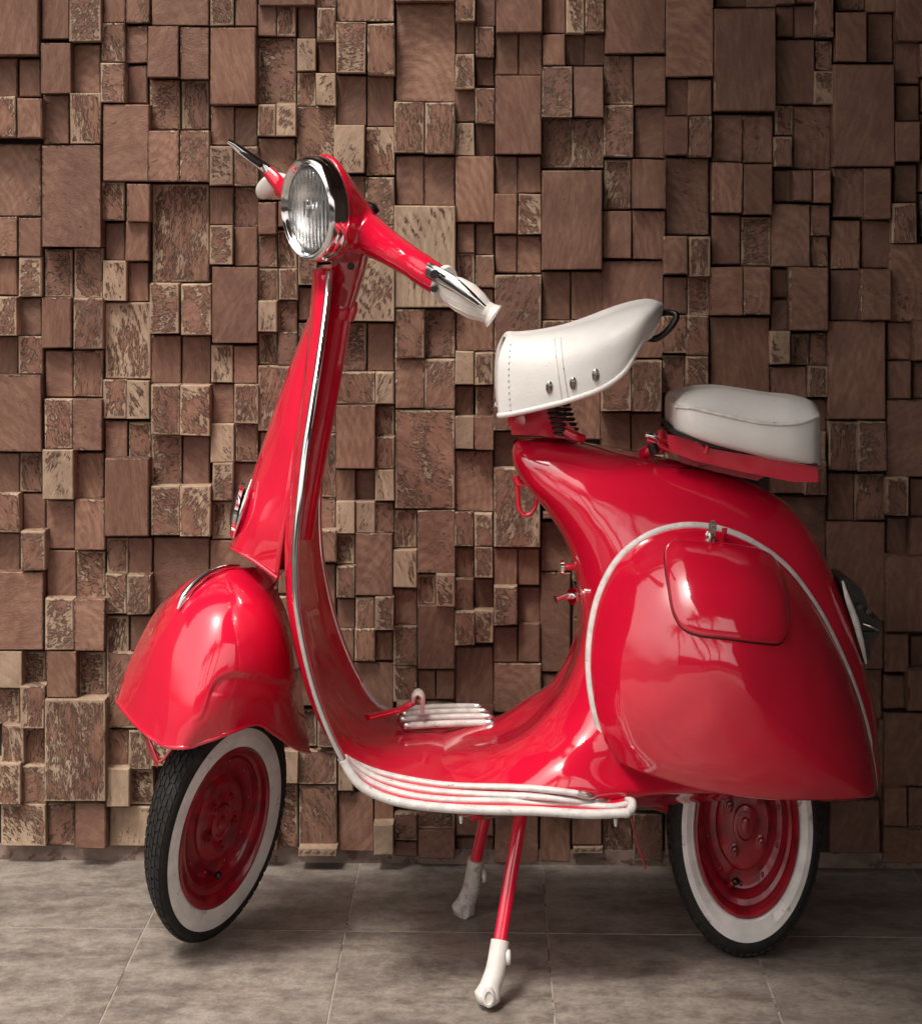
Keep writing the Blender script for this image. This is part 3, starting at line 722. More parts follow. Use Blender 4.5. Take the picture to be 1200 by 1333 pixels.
# horn grille seen edge-on, with its bright rim
gc, gN = W(310, 664, 0), Vector((-.93, 0, .30)).normalized()
gU = Vector((.30, 0, .93)); gV = Vector((0, 1, 0))
tube('horn_trim', [(328,624,-.034),(321,645,-.042),(313,672,-.046),(304,700,-.036)], [.0012,.003,.003,.0012], M['chrome'], sc, seg=5)
hg = lathe('horn_grille', gc, gU, gV, gN, [(0, .017), (.014, .016), (.026, .012), (.034, .006), (.038, .001), (.038, -.004)], M['black'], sc, n=40)
lathe('grille_rim', gc, gU, gV, gN, [(.036, .000), (.040, .006), (.044, .002), (.043, -.006), (.036, -.006)], M['chrome'], hg, n=40, closed_prof=True)

# steering column: tube behind the shield, neck, fork top
tube('steering_tube', [(441,392,0),(434,440,0),(424,500,0),(412,570,0),(400,640,0),(392,700,0)], [.0215,.0215,.0215,.020,.019,.017], M['red_shield'], sc, n=24, up=(0,1,0))
tube('column_collar', [(446,390,0),(444,402,0),(441,414,0)], [.0225,.0240,.0225], M['red_shield'], sc, n=24, up=(0,1,0))
nk = tube('handlebar_neck', [(458,322,-.005),(455,342,-.005),(450,366,0),(442,396,0)], [(.0275,.036),(.026,.034),(.0235,.030),(.0215,.027)], M['red_dark'], sc, n=28, up=(0,1,0), sq=.62)
tube('neck_screw', [(457,346,-.034),(457,347,-.040)], [.007,.005], M['black'], nk, n=12, seg=2)
tube('fork', [(372,700,0),(345,752,0),(318,830,.015),(296,930,.035),(284,1010,.05),(280,1060,.055)], [.017,.019,.017,.015,.015,.014], M['red_dark'], sc, n=16)

# front mudguard
MG = [
 [(166,900,.06),(153,909,.01),(160,922,-.05),(180,945,-.11),(206,966,-.155),(222,972,-.178),(238,973,-.186),(252,971,-.180)],
 [(190,892,.09),(163,878,.02),(170,882,-.035),(189,888,-.10),(214,903,-.148),(238,918,-.182),(258,938,-.192),(278,963,-.176)],
 [(215,880,.11),(182,836,.03),(190,832,-.02),(205,826,-.085),(226,842,-.138),(262,860,-.177),(288,905,-.184),(306,953,-.158)],
 [(240,870,.12),(206,796,.045),(212,788,.0),(224,780,-.06),(244,790,-.118),(290,808,-.156),(320,870,-.165),(336,943,-.118)],
 [(280,865,.14),(238,766,.06),(243,760,.015),(254,752,-.035),(270,757,-.085),(325,783,-.119),(351,862,-.128),(362,957,-.062)],
 [(315,865,.15),(276,751,.08),(279,746,.04),(287,741,.0),(300,742,-.05),(347,776,-.068),(376,862,-.062),(388,974,.005)],
 [(350,870,.17),(318,755,.10),(318,748,.07),(322,742,.03),(334,741,-.012),(362,775,-.008),(386,850,.02),(406,979,.07)]]
def proj(p):
    d = p[1] + D
    return p[0] / d * F + 600, 280 + (H - p[2]) / d * F
def press(g, poly, depth, width):
    """swage: the panel steps inward by depth inside the outline poly, over width pixels"""
    nv, nu = g.shape[:2]; poly = np.array(poly, float)
    du = np.gradient(g, axis=1); dv = np.gradient(g, axis=0); n_ = np.cross(du, dv)
    n_ /= np.maximum(np.linalg.norm(n_, axis=2, keepdims=True), 1e-9)
    out = g.copy()
    A, B = poly, np.roll(poly, -1, 0)
    for i in range(nv):
        for j in range(nu):
            x, y = proj(g[i, j]); P_ = np.array([x, y])
            ab = B - A; t = np.clip(((P_ - A) * ab).sum(1) / np.maximum((ab * ab).sum(1), 1e-9), 0, 1)
            dist = np.min(np.linalg.norm(A + ab * t[:, None] - P_, axis=1))
            ins = False
            for (x1, y1), (x2, y2) in zip(A, B):
                if (y1 > y) != (y2 > y) and x < (x2 - x1) * (y - y1) / (y2 - y1) + x1: ins = not ins
            s = dist if ins else -dist
            w = min(1, max(0, s / width)); w = w * w * (3 - 2 * w)
            if y > 905: w *= min(1, max(0, (x - 252) / 60)) ** .6
            nn_ = n_[i, j] if n_[i, j][1] > 0 else -n_[i, j]
            out[i, j] = g[i, j] + nn_ * depth * w
    return out
gm = netgrid(MG, 18, 18, relax=60)
far_half = gm[:, :18 * 4].copy()
gp_ = press(gm, [tuple(p) for p in cr([(250,938),(259,934),(265,922),(272,900),(282,884),(300,876),(325,877),(350,882),(385,892),(460,900),(460,1100),(200,1100),(244,1000)], 4, True)], .0042, 4)
gm[:, 18 * 4:] = gp_[:, 18 * 4:]
mudg = finish(grid_bm(gm), 'mudguard', M['red'], sc)
mud_t = bvh(mudg)
m_ = mudg.modifiers.new('thickness', 'SOLIDIFY'); m_.thickness = .0035; m_.offset = 0
lip = [Vector(p) for p in gm[0][18:]] + [Vector(p) for p in gm[1:, -1]]
finish(sweep_bm(lip, .0035, 8), 'mudguard_lip', M['red'], mudg, sharp=70)
def bead(name, tree, ctrl, r, mat, parent, seg=5, lift=0, closed=False, taper=True, flat=1.0, Yfb=-.1):
    pl = cr([(x, y) for x, y in ctrl], seg, closed)
    pts = [onto(tree, p[0], p[1], lift, Yfb) for p in pl]
    for _ in range(3):
        pts = [pts[i] if (not closed and i in (0, len(pts)-1)) else (pts[i-1] + pts[i]*2 + pts[(i+1) % len(pts)]) / 4 for i in range(len(pts))]
    rr = [r * (min(1, .15 + 5 * min(i, len(pts)-1-i) / len(pts)) if taper and not closed else 1) for i in range(len(pts))]
    return finish(sweep_bm(pts, rr, 8, closed=closed), name, mat, parent, sharp=80)
# crest on the mudguard: chrome blade with a slot
cr1 = [(236,796),(244,781),(256,766),(272,753),(290,745),(311,742)]
pts = [onto(mud_t, x, y, .006) for x, y in cr1]
crest = finish(sweep_bm([Vector(p) for p in cr(pts, 5)], [(.0015,.002),(.006,.007),(.006,.007),(.0045,.006),(.003,.005),(.001,.002)], 12), 'crest', M['chrome'], sc, sharp=60)
pts = [onto(mud_t, x + 2, y + 2, .0115) for x, y in cr1[1:5]]
finish(sweep_bm([Vector(p) for p in cr(pts, 5)], [(.0008,.0008),(.0026,.0024),(.0022,.002),(.0008,.0008)], 8), 'crest_slot', M['black'], crest)
# bracket under the mudguard lip and the dark inner fork cover
plate('mudguard_bracket', [(187,958),(208,984),(205,1000),(196,984)], -.10, -.095, M['red_dark'], sc, bevel=.001)
tube('bracket_rod', [(192,955,-.10),(200,975,-.115),(208,992,-.12),(226,972,-.12)], .0022, M['red'], sc, seg=3)
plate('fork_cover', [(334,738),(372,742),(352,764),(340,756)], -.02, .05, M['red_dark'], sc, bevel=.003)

# wheels
def wheel(Cn, U, V, Nn, name, nuts=5, phase=.3):
    n_ = Vector(Nn)
    ty_prof = [(.128,.030),(.140,.0375),(.163,.0400),(.172,.0385),(.179,.0345),(.1845,.027),(.1870,.016),(.1878,0)]
    full = ty_prof + [(r, -h) for r, h in reversed(ty_prof[:-1])]
    root = bpy.data.objects.new(name, None); C.objects.link(root); root.parent = sc; root.empty_display_size = .05
    ty = lathe('tyre', Cn, U, V, Nn, full, M['tyre'], root, n=96)
    # tread: rows of chevron lugs standing on the carcass
    bm = bmesh.new(); cnt = 64
    def tp(a, h):
        hs_ = [0, .016, .027, .0345]; rs = [.1878, .1870, .1845, .179]
        r = np.interp(abs(h), hs_, rs)
        return r, a
    for k in range(cnt):
        a0 = 2 * math.pi * k / cnt
        for j, (h0, h1, sk) in enumerate(((-.034,-.0255,.35),(-.023,-.0135,-.3),(-.011,-.001,.35),(.001,.011,-.35),(.0135,.023,.3),(.0255,.034,-.35))):
            aa = a0 + (.5 if j % 2 else 0) * 2 * math.pi / cnt
            w = 2 * math.pi / cnt * .74
            vb = []; vt = []
            for (h, a) in ((h0, -w/2), (h1, -w/2 + sk * w), (h1, w/2 + sk * w), (h0, w/2)):
                r, _ = tp(0, h); ang = aa + a
                for rr, L_ in ((r - .002, vb), (r + .0028, vt)):
                    L_.append(bm.verts.new(basis_point(Cn, U, V, Nn, rr * math.cos(ang), rr * math.sin(ang), h)))
            bm.faces.new(vt)
            for i in range(4): bm.faces.new((vb[i], vb[(i+1) % 4], vt[(i+1) % 4], vt[i]))
    t = finish(bm, 'tread', M['tyre'], root, smooth=False); t['kind'] = 'stuff'
    lathe('whitewall', Cn, U, V, Nn, [(.128,.031),(.130,.0355),(.134,.0372),(.1355,.0366),(.149,.0406),(.1505,.0400),(.160,.0402),(.162,.0396),(.163,.0385),(.158,.034)], M['whitewall'], root, n=96)
    rim = lathe('rim', Cn, U, V, Nn, [(.129,.034),(.1275,.0385),(.1225,.0392),(.119,.036),(.116,.030),(.1145,.021),(.107,.0175),(.103,.0195),(.100,.016),(.096,.004),(.084,.000),(.070,.003),(.066,.010),(.058,.013),(.040,.012),(.030,.014),(.0285,.020),(.022,.0215),(.020,.018),(.012,.019),(.0105,.024),(.004,.026),(0,.026)], M['wheel_red'], root, n=96, sharp=35)
    lathe('rim_back', Cn, U, V, Nn, [(.129,-.034),(.1225,-.038),(.1145,-.021),(.100,-.018),(.08,-.03),(.04,-.04),(0,-.04)], M['wheel_red'], root, n=64)
    for k in range(nuts):
        a = phase + 2 * math.pi * k / nuts
        nr = .040 if nuts == 5 else .047
        c = basis_point(Cn, U, V, Nn, nr * math.cos(a), nr * math.sin(a), .012)
        nb = lathe_bm(c, U, V, Nn, [(.0125,0),(.012,.002),(.0085,.003),(.0078,.010),(.0045,.011),(.004,.016),(0,.017)], 10)
        finish(nb, 'wheel_nut', M['wheel_red'], root, sharp=35)
    for k in range(10):                    # rivets round the well
        a = phase * 1.7 + 2 * math.pi * k / 10
        c = basis_point(Cn, U, V, Nn, .090 * math.cos(a), .090 * math.sin(a), .001)
        finish(lathe_bm(c, U, V, Nn, [(.0045,0),(.004,.002),(0,.003)], 8), 'rim_bolt', M['wheel_red'], root)
    a = -2.0
    p0 = basis_point(Cn, U, V, Nn, .100 * math.cos(a), .100 * math.sin(a), .010); p1 = basis_point(Cn, U, V, Nn, .083 * math.cos(a + .1), .083 * math.sin(a + .1), .026)
    vs2 = finish(sweep_bm([p0, (p0 + p1) / 2, p1], [.0048, .0048, .0042], 10), 'valve', M['wheel_red'], root)
    finish(sweep_bm([p1, p1 + (p1 - p0) * .25], [.0056, .0050], 10), 'valve_cap', M['black'], root)
    return root
rake, th = R(25), R(48)
Eb = Vector((-math.cos(rake), 0, math.sin(rake))); Lb = Vector((0, -1, 0)); Ax = Vector((math.sin(rake), 0, math.cos(rake)))
Es = Eb * math.cos(th) + Lb * math.sin(th); Ls = Lb * math.cos(th) - Eb * math.sin(th)
FW = W(284, 1062, .01)
wheel(FW, Es, Ax, Ls, 'wheel', 5, .5)
RW = W(967, 1069, .0)
wheel(RW, Vector((1, 0, 0)), Vector((0, 0, 1)), Vector((0, -1, 0)), 'wheel', 4, -.6)

# side cowl
CO = [(803,988,-.150),(784,956,-.150),(772,912,-.146),(767,862,-.138),(771,812,-.128),(783,767,-.120),(806,727,-.112),(842,698,-.105),(886,685,-.100),(931,688,-.096),(976,705,-.094),(1018,734,-.092),(1058,785,-.090),(1090,846,-.088),(1114,906,-.086),(1130,966,-.085),(1138,1014,-.088),(1137,1030,-.105),
      (1122,1036,-.140),(1062,1040,-.185),(1002,1040,-.205),(942,1033,-.215),(892,1023,-.210),(853,1011,-.195),(824,1000,-.170)]
oc = cr([W(*p) for p in CO], 6, True)
cc = W(948, 880, -.268)
TT = [1.0, .994, .985, .972, .955, .93, .90, .86, .81, .75, .68, .6, .5, .4, .3, .2, .1]
bm = bmesh.new(); rings = []
for t in TT:
    ring = []
    for q in oc:
        bottom = max(0, min(1, (cc.z - q[2]) / .13 - .0)); bottom = bottom if q[2] < cc.z else 0
        p_ = 3.0; s = (1 - t ** p_) ** .52
        rel = cc.y - q[1]
        # rear end stays flatter than the front
        back = max(0, (q[0] - cc.x) / .19)
        s = s * (1 - .10 * back) if t > .3 else s
        s = s + (0 if t > .3 else 0)
        d_ = Vector(q) - cc
        base = cc + Vector((d_.x * t, 0, d_.z * t))
        base.y = q[1] + rel * s
        ring.append(base)
    rings.append(ring)
rg = np.array([[list(p) for p in r] for r in rings])
for _ in range(70):
    a = rg.copy()
    a[2:-1] = rg[2:-1] * .5 + .125 * (rg[1:-2] + rg[3:] + np.roll(rg, 1, 1)[2:-1] + np.roll(rg, -1, 1)[2:-1])
    rg = a
VV = [[bm.verts.new(p) for p in r] for r in rg]
nn = len(oc)
for i in range(len(VV) - 1):
    for k in range(nn): bm.faces.new((VV[i][k], VV[i][(k+1) % nn], VV[i+1][(k+1) % nn], VV[i+1][k]))
cv = bm.verts.new(tuple(rg[-1].mean(0)))
for k in range(nn): bm.faces.new((VV[-1][k], VV[-1][(k+1) % nn], cv))
# skirt folding back to the body
back_ = [bm.verts.new((p[0], min(p[1] + .10, -.02), p[2] + (.004 if p[2] < .35 else 0))) for p in oc]
for k in range(nn): bm.faces.new((VV[0][k], back_[k], back_[(k+1) % nn], VV[0][(k+1) % nn]))
cowl = finish(bm, 'side_cowl', M['red'], sc)
cowl_t = bvh(cowl)
pts = [Vector(p) for p in oc[:6 * 17 + 3]]
finish(sweep_bm([p + Vector((0, -.003, 0)) for p in pts], [.0062] * 60 + [.0055] * 30 + [.003] * 14, 10), 'cowl_piping', M['piping'], sc, sharp=70)
# far-side cowl, seen only from behind: the same shell mirrored
me = cowl.data.copy(); 
for v in me.vertices: v.co.y *= -1
me.flip_normals(); link('side_cowl', me, None, sc)
# door in the cowl
DO = [(866,716),(874,706),(900,706),(930,708),(960,712),(985,716),(1003,725),(1013,742),(1020,770),(1023,800),(1023,826),(1014,838),(998,838),(970,835),(940,831),(908,827),(888,818),(876,797),(870,765),(866,738)]
dl = cr([(x, y) for x, y in DO], 4, True)
ctr = np.array([946, 772])
bm = bmesh.new(); prev = None
for t, lf in ((1.0, -.001), (.992, .0030), (.978, .0052), (.95, .0066), (.8, .0084), (.6, .0098), (.4, .0106), (.2, .011)):
    ring = [bm.verts.new(onto(cowl_t, *(ctr + (p - ctr) * t), lf)) for p in dl]
    if prev:
        for k in range(len(ring)): bm.faces.new((prev[k], prev[(k+1) % len(ring)], ring[(k+1) % len(ring)], ring[k]))
    prev = ring
bm.faces.new(prev)
door = finish(bm, 'cowl_door', M['red'], sc, sharp=55)
bead('door_seam', cowl_t, DO, .0022, M['seam'], door, seg=5, lift=-.0004, closed=True)
bead('door_edge_highlight', cowl_t, [(1012,738),(1020,765),(1024,795),(1024,822),(1016,838)], .0011, M['chrome'], door, lift=.001).name = 'door_edge_glint'  # bright bead laid on as a painted highlight along the door edge
# lock, key and little pin
lk = onto(cowl_t, 924, 702, .0)
lock = lathe('door_lock', lk, (1,0,0), (0,0,1), (0,-1,0), [(.013,-.004),(.013,.004),(.011,.008),(.006,.009),(.006,.012),(0,.012)], M['chrome'], sc, n=24)
tube('key_shank', [tuple(lk + Vector((0,-.010,0))), tuple(lk + Vector((0,-.020,.006))), tuple(lk + Vector((0,-.022,.012)))], .0022, M['bronze'], lock, px=False, seg=3)
kb = lathe_bm(lk + Vector((0.0005, -.022, .0205)), (1,0,0), (0,0,1), (0,-1,0), [(0,-.001),(.0095,-.001),(.0095,.001),(0,.001)], 20)
finish(kb, 'key_bow', M['bronze'], lock, sharp=40)
p_ = onto(cowl_t, 941, 699, .0)
tube('cowl_pin', [tuple(p_ + Vector((0, .002, -.004))), tuple(p_ + Vector((0,-.012,.004))), tuple(p_ + Vector((0,-.014,.014)))], [.0035,.003,.004], M['red'], sc, px=False, seg=3)

# seam of the top cover and tank
bead('tank_seam', body_t, [(742,572),(772,581),(805,592),(845,602),(882,610),(905,608),(930,604)], .0011, M['seam'], body, lift=0)

# saddle
SD = [[(660,442,0),(657,446,-.045),(653,470,-.062),(653,510,-.066),(654,538,-.068)],
 [(663,437,0),(660,440,-.052),(650,465,-.074),(648,508,-.080),(650,541,-.082)],
 [(676,437,0),(673,441,-.060),(664,467,-.082),(660,507,-.088),(664,539,-.090)],
 [(705,434,0),(702,440,-.070),(698,467,-.096),(697,505,-.102),(702,531,-.102)],
 [(740,427,0),(738,434,-.078),(738,463,-.108),(740,497,-.113),(744,520,-.112)],
 [(775,416,0),(774,423,-.086),(778,450,-.118),(783,480,-.122),(786,504,-.120)],
 [(805,405,0),(805,411,-.088),(810,434,-.120),(811,463,-.122),(812,484,-.118)],
 [(832,396,0),(832,401,-.080),(836,415,-.108),(834,434,-.112),(833,447,-.105)],
 [(852,393,0),(852,395,-.058),(854,402,-.076),(853,413,-.078),(852,422,-.074)],
 [(862,396,0),(862,397,-.020),(862,400,-.030),(862,403,-.032),(860,406,-.032)]]
sad, gs = patch('saddle', SD, M['leather'], sc, nv=6, nu=6, mirror=True, relax=2)
bm = bmesh.new(); bm.from_mesh(sad.data)   # close the front with a panel
sad_t = bvh(sad)
bm.verts.ensure_lookup_table()
front = [bm.verts.new(tuple(np.array(p) + np.array([.006, 0, 0]))) for p in gs[0]]
bm.faces.new(front); bmesh.ops.remove_doubles(bm, verts=bm.verts[:], dist=1e-5)
under = []
for r in gs[1:-1]:
    under.append([bm.verts.new((r[0][0], r[0][1] * .9 + 0, r[0][2] + .014)), bm.verts.new((r[-1][0], r[-1][1] * .9, r[-1][2] + .014))])
for i in range(len(under) - 1): bm.faces.new((under[i][0], under[i+1][0], under[i+1][1], under[i][1]))
bm.to_mesh(sad.data); bm.free(); sad.data.polygons.foreach_set('use_smooth', [True] * len(sad.data.polygons))
m_ = sad.modifiers.new('thickness', 'SOLIDIFY'); m_.thickness = .003; m_.offset = 0
hem = [Vector(p) for p in gs[4:, -1]]
finish(sweep_bm(hem, [.0042] * 30 + [.003] * 8, 8), 'saddle_hem', M['leather'], sad, sharp=80)
hem2 = [Vector(p) for p in gs[4:, 0]]
finish(sweep_bm(hem2, .0042, 8), 'saddle_hem', M['leather'], sad, sharp=80)
hemf = [Vector(p) for p in gs[5]]
finish(sweep_bm(hemf, .0016, 6), 'saddle_seam', M['leather'], sad, sharp=80)
bead('stitch_line', sad_t, [(722,442),(724,465),(727,490),(731,518)], .0009, M['rubber_white'], sad, lift=.0020, taper=False)
bead('stitch_line', sad_t, [(730,441),(732,464),(735,489),(739,516)], .0009, M['rubber_white'], sad, lift=.0020, taper=False)
for k in range(24):                        # single stitches down the front seam
    y = 450 + k * 3.8
    p = onto(sad_t, 665.5 - 3 * math.sin((y - 440) / 100 * math.pi) , y, .0022)
    if k % 2 == 0: finish(sweep_bm([p + Vector((0, 0, .0016)), p - Vector((0, 0, .0016))], .0010, 5), 'stitch', M['piping'], sad)
for x, y in ((715,504),(746,499),(775,488)):
    p = onto(sad_t, x, y, .0012)
    rv = lathe('rivet', p, (1,0,0), (0,0,1), (0,-1,0), [(.0085,-.002),(.0088,.002),(.0066,.0034),(.0060,.0022),(.0035,.0026),(0,.003)], M['bronze'], sad, n=20)
tube('lifting_handle', [(842,440,-.03),(853,441,-.045),(866,433,-.05),(878,418,-.05),(880,410,-.048),(872,407,-.04),(858,408,-.02)], .0048, M['black'], sc, seg=6)
plate('saddle_pad', [(820,446),(850,418),(858,421),(848,440),(832,449)], -.06, .06, M['leather'], sc, bevel=.006)
# saddle frame, spring and bracket
plate('saddle_bracket', [(660,545),(690,527),(712,524),(757,568),(752,573),(700,567),(666,566),(664,556)], -.040, -.030, M['red'], sc, bevel=.0015)
plate('saddle_bracket', [(662,545),(690,527),(712,524),(757,568),(752,573),(700,567),(666,566),(664,556)], .030, .040, M['red'], sc, bevel=.0015)
tube('bracket_pivot', [(672,547,-.052),(672,547,.05)], .0125, M['red'], sc, n=20, seg=2)
for k, x in enumerate((726, 738)):
    Yk = -.028 + .056 * k
    sp = []
    for i in range(90):
        a = i / 90 * 2 * math.pi * 7; c = W(x - 10 + i * .16, 520 + i * .50, Yk)
        sp.append(c + Vector((.012 * math.cos(a), .018 * math.sin(a), 0)))
    finish(sweep_bm(sp, .0026, 6), 'saddle_spring', M['spring'], sc)
tube('clamp', [(735,560,-.045),(748,568,-.045),(760,571,-.04)], [.006,.008,.006], M['red'], sc, seg=3)

# pillion pad on its red carrier
PD = []
for (xt, yt, xe, ye, yb, w) in ((880,519,877,529,557,.060),(888,511,884,527,562,.080),(905,506,900,529,568,.094),(932,504,929,536,577,.101),(966,508,965,545,586,.103),(1004,514,1004,551,595,.103),(1036,517,1038,551,601,.100),(1056,522,1059,547,604,.090),(1063,529,1067,543,604,.072)):
    PD.append([(xt, yt, 0), (xt, yt + 2, -w * .35), (xt * .5 + xe * .5, yt * .55 + ye * .45, -w * .72), (xe, ye - 2.5, -w * .965), (xe, ye, -w), (xe, ye + 3.5, -w * 1.01), (xe, (ye + yb) / 2, -w * 1.04), (xe, yb - 5, -w * 1.02), (xe, yb, -w * .97), (xe, yb + 2, 0)])
pad, gp = patch('pillion_pad', PD, M['leather'], sc, nv=6, nu=5, mirror=True, closed_u=True, relax=0, cap=True)
jn = gp.shape[1]
off = 5 * 7                                # index of the near upper edge in the closed section
pipe = [Vector(r[off]) for r in gp]
pad_t = bvh(pad)
bead('pad_piping', pad_t, [(880,530),(888,530),(905,532),(930,538),(965,546),(1000,552),(1035,552),(1052,548),(1063,543)], .0028, M['rubber_white'], pad, lift=.0008, taper=False)
plate('carrier_rail', [(868,566),(880,567),(908,574),(916,582),(960,590),(1062,606),(1064,616),(1063,628),(1030,627),(960,613),(905,600),(872,588)], -.078, -.066, M['red'], sc, bevel=.003)
plate('carrier_rail', [(868,566),(880,567),(908,574),(916,582),(960,590),(1062,606),(1064,616),(1063,628),(1030,627),(960,613),(905,600),(872,588)], .066, .078, M['red'], sc, bevel=.003)
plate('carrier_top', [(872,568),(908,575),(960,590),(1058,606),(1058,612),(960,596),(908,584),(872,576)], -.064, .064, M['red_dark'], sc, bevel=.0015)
plate('carrier_end', [(1056,606),(1064,607),(1065,628),(1058,627)], -.064, .064, M['red'], sc, bevel=.002)
tube('carrier_hook', [(906,576,-.080),(913,574,-.083),(920,580,-.084),(918,590,-.083)], .003, M['red'], sc, seg=4)
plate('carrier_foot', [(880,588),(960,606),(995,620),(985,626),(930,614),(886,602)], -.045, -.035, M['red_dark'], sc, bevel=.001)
plate('pad_base', [(876,560),(925,577),(1064,604),(1064,608),(925,582),(876,565)], -.090, .090, M['dark'], sc, bevel=.001)
tube('latch', [(835,590,-.02),(846,586,-.03),(856,576,-.03),(868,574,-.03)], [.007,.009,.007,.006], M['red'], sc, seg=4)
tube('latch_knob', [(840,566,-.03),(848,568,-.03),(856,572,-.03)], [.0045,.006,.005], M['chrome'], sc, seg=3)
tube('latch_bolt', [(860,560,-.03),(860,590,-.03)], [.0055,.0055], M['red'], sc, seg=3)
tube('latch_arm', [(842,572,-.034),(856,578,-.036),(872,586,-.036)], [.005,.006,.005], M['red'], sc, seg=3)
tube('latch_spring', [(848,578,-.045),(852,590,-.045)], [.007,.007], M['spring'], sc, seg=3)

# hook, taps and lever on the front of the body
tube('bag_hook', [(672,627,-.0),(674,645,-.0),(675,660,-.0),(681,670,-.0),(690,669,-.0),(697,658,-.0),(696,642,-.0),(687,632,-.0),(676,628,-.0)], .0034, M['red'], sc, seg=5)
tube('hook_mount', [(671,620,0),(674,628,0),(684,632,0)], [.005,.006,.004], M['red'], sc, seg=3)
tube('choke_knob', [(750,738,-.03),(738,738,-.035),(731,738,-.035)], [.005,.0045,.004], M['red'], sc, seg=3)
tube('choke_button', [(732,738,-.035),(728,738,-.036)], [.0105,.0095], M['chrome'], sc, seg=2, n=16)
tube('fuel_tap', [(752,776,-.03),(742,776,-.035),(735,777,-.036)], [.0055,.005,.004], M['chrome'], sc, seg=3)
tube('tap_plate', [(744,776,-.036),(747,776,-.034)], [.0125,.0125], M['chrome'], sc, seg=2, n=16)
tube('tap_lever', [(738,775,-.038),(729,778,-.045),(723,780,-.048)], [.0045,.0035,.0055], M['chrome'], sc, seg=3)

# brake pedal
tube('brake_pedal', [(478,934,.03),(500,929,.05),(525,922,.07),(541,912,.08)], [(.006,.0045),(.006,.0045),(.006,.0045),(.006,.005)], M['red'], sc, seg=5)
tube('pedal_pad', [(538,913,.075),(539,905,.075),(544,901,.075),(549,905,.075),(550,915,.075),(550,927,.075)], [(.003,.013),(.0042,.016),(.0045,.017),(.0042,.016),(.003,.013)], M['rubber_white'], sc, seg=4, up=(0,1,0))

# centre stand
def stand_leg(a, b, c, d, boot, r=.0095):
    leg = tube('stand_leg', [a, tuple((np.array(a) + np.array(b)) / 2), b], r, M['red'], sc, n=16, seg=4)
    bo = tube('stand_boot', [b, c, tuple(np.array(c) * .35 + np.array(d) * .65), d, (d[0] - 3, d[1] + 8, d[2])], [.0125,.0135,.0145,.0185,.012], boot, sc, n=18, seg=4)
    p = W(b[0] + 9, b[1] + 22, b[2] - .008)
    finish(lathe_bm(p, (0,1,0), (0,0,1), (1,0,0), [(.010,-.003),(.011,.003),(.009,.008),(0,.009)], 14), 'boot_button', boot, bo)
    lathe('foot_pad', W(d[0] + 2, d[1] + 1, d[2] - .016), (1,0,0), (0,0,1), (0,-1,0), [(.014,-.003),(.013,.003),(.009,.004),(.008,.002),(0,.002)], boot, bo, n=20)
stand_leg((678,1058,-.105), (651,1224,-.175), (645,1262,-.19), (634,1297,-.202), M['boot'])
stand_leg((634,1052,.09), (620,1118,.12), (613,1158,.133), (603,1184,.143), M['boot_old'], .009)
tube('stand_crossbar', [(678,1050,-.11),(634,1046,.10)], .012, M['red_dark'], sc, seg=3)
tube('control_cable', [(819,1056,-.05),(826,1085,-.05),(833,1108,-.05),(840,1131,-.05)], .0014, M['red_dark'], sc)
for x, y in ((600, 1068), (801, 1072)):
    tube('edging_screw', [(x, y - 6, -.21), (x, y, -.21), (x + .3, y + 4, -.21)], [.0028,.0025,.0015], M['piping'], sc, n=8, seg=2)
# pedal shaft end and spring behind the footboard
tube('engine_arm', [(842,1030,.0),(900,1045,.02),(960,1066,.05)], [.022,.026,.03], M['red_dark'], sc, n=18, seg=4)
tube('axle', [tuple(RW + Vector((0,.02,0))), tuple(RW + Vector((0,.10,0)))], .03, M['spring'], sc, px=False, seg=2)
tube('front_axle', [tuple(FW - Vector((Ls.x*SQ, Ls.y, Ls.z)) * .03), tuple(W(280,1060,.055))], .02, M['red_dark'], sc, px=False, seg=2)
# tail light and its pale surround
tube('tail_trim', [(1096,756,-.04),(1103,780,-.045),(1113,808,-.045),(1121,838,-.042),(1127,864,-.035)], [(.0015,.001),(.004,.003),(.005,.004),(.004,.0035),(.0015,.001)], M['piping'], sc, seg=5)
tl = plate('tail_lamp', [(1090,752),(1104,754),(1120,766),(1127,782),(1129,800),(1136,806),(1147,808),(1146,822),(1134,838),(1132,856),(1124,862),(1114,830)], -.02, .055, M['black'], sc, bevel=.005)
tube('lamp_rim', [(1123,812,-.024),(1134,816,-.026),(1143,820,-.024)], .0022, M['chrome'], tl, seg=3)
tube('lamp_bolt', [(1118,790,-.024),(1118,790,-.028)], .004, M['spring'], tl, seg=2, n=10)
tube('lamp_bolt', [(1130,796,-.024),(1130,796,-.028)], .004, M['spring'], tl, seg=2, n=10)
plate('number_plate_bracket', [(1112,822),(1140,824),(1130,858),(1120,866)], -.028, -.022, M['spring'], sc, bevel=.001)

# ---------------------------------------------------------------- headset
def fuse(name, bms, mat, parent, voxel=.0028, smooth=14):
    me = bpy.data.meshes.new(name); b = bmesh.new()
    for x in bms:
        t = bpy.data.meshes.new('t'); bmesh.ops.recalc_face_normals(x, faces=x.faces[:]); x.to_mesh(t); x.free(); b.from_mesh(t); bpy.data.meshes.remove(t)
    b.to_mesh(me); b.free()
    o = link(name, me, mat, None)
    a = o.modifiers.new('r', 'REMESH'); a.mode = 'VOXEL'; a.voxel_size = voxel; a.use_smooth_shade = True
    s = o.modifiers.new('s', 'SMOOTH'); s.factor = .5; s.iterations = smooth
    dg = bpy.context.evaluated_depsgraph_get(); dg.update()
    m2 = bpy.data.meshes.new_from_object(o.evaluated_get(dg)); o.modifiers.clear(); o.data = m2
    if not m2.materials: m2.materials.append(mat)
    m2.polygons.foreach_set('use_smooth', [True] * len(m2.polygons)); o.parent = parent
    return o
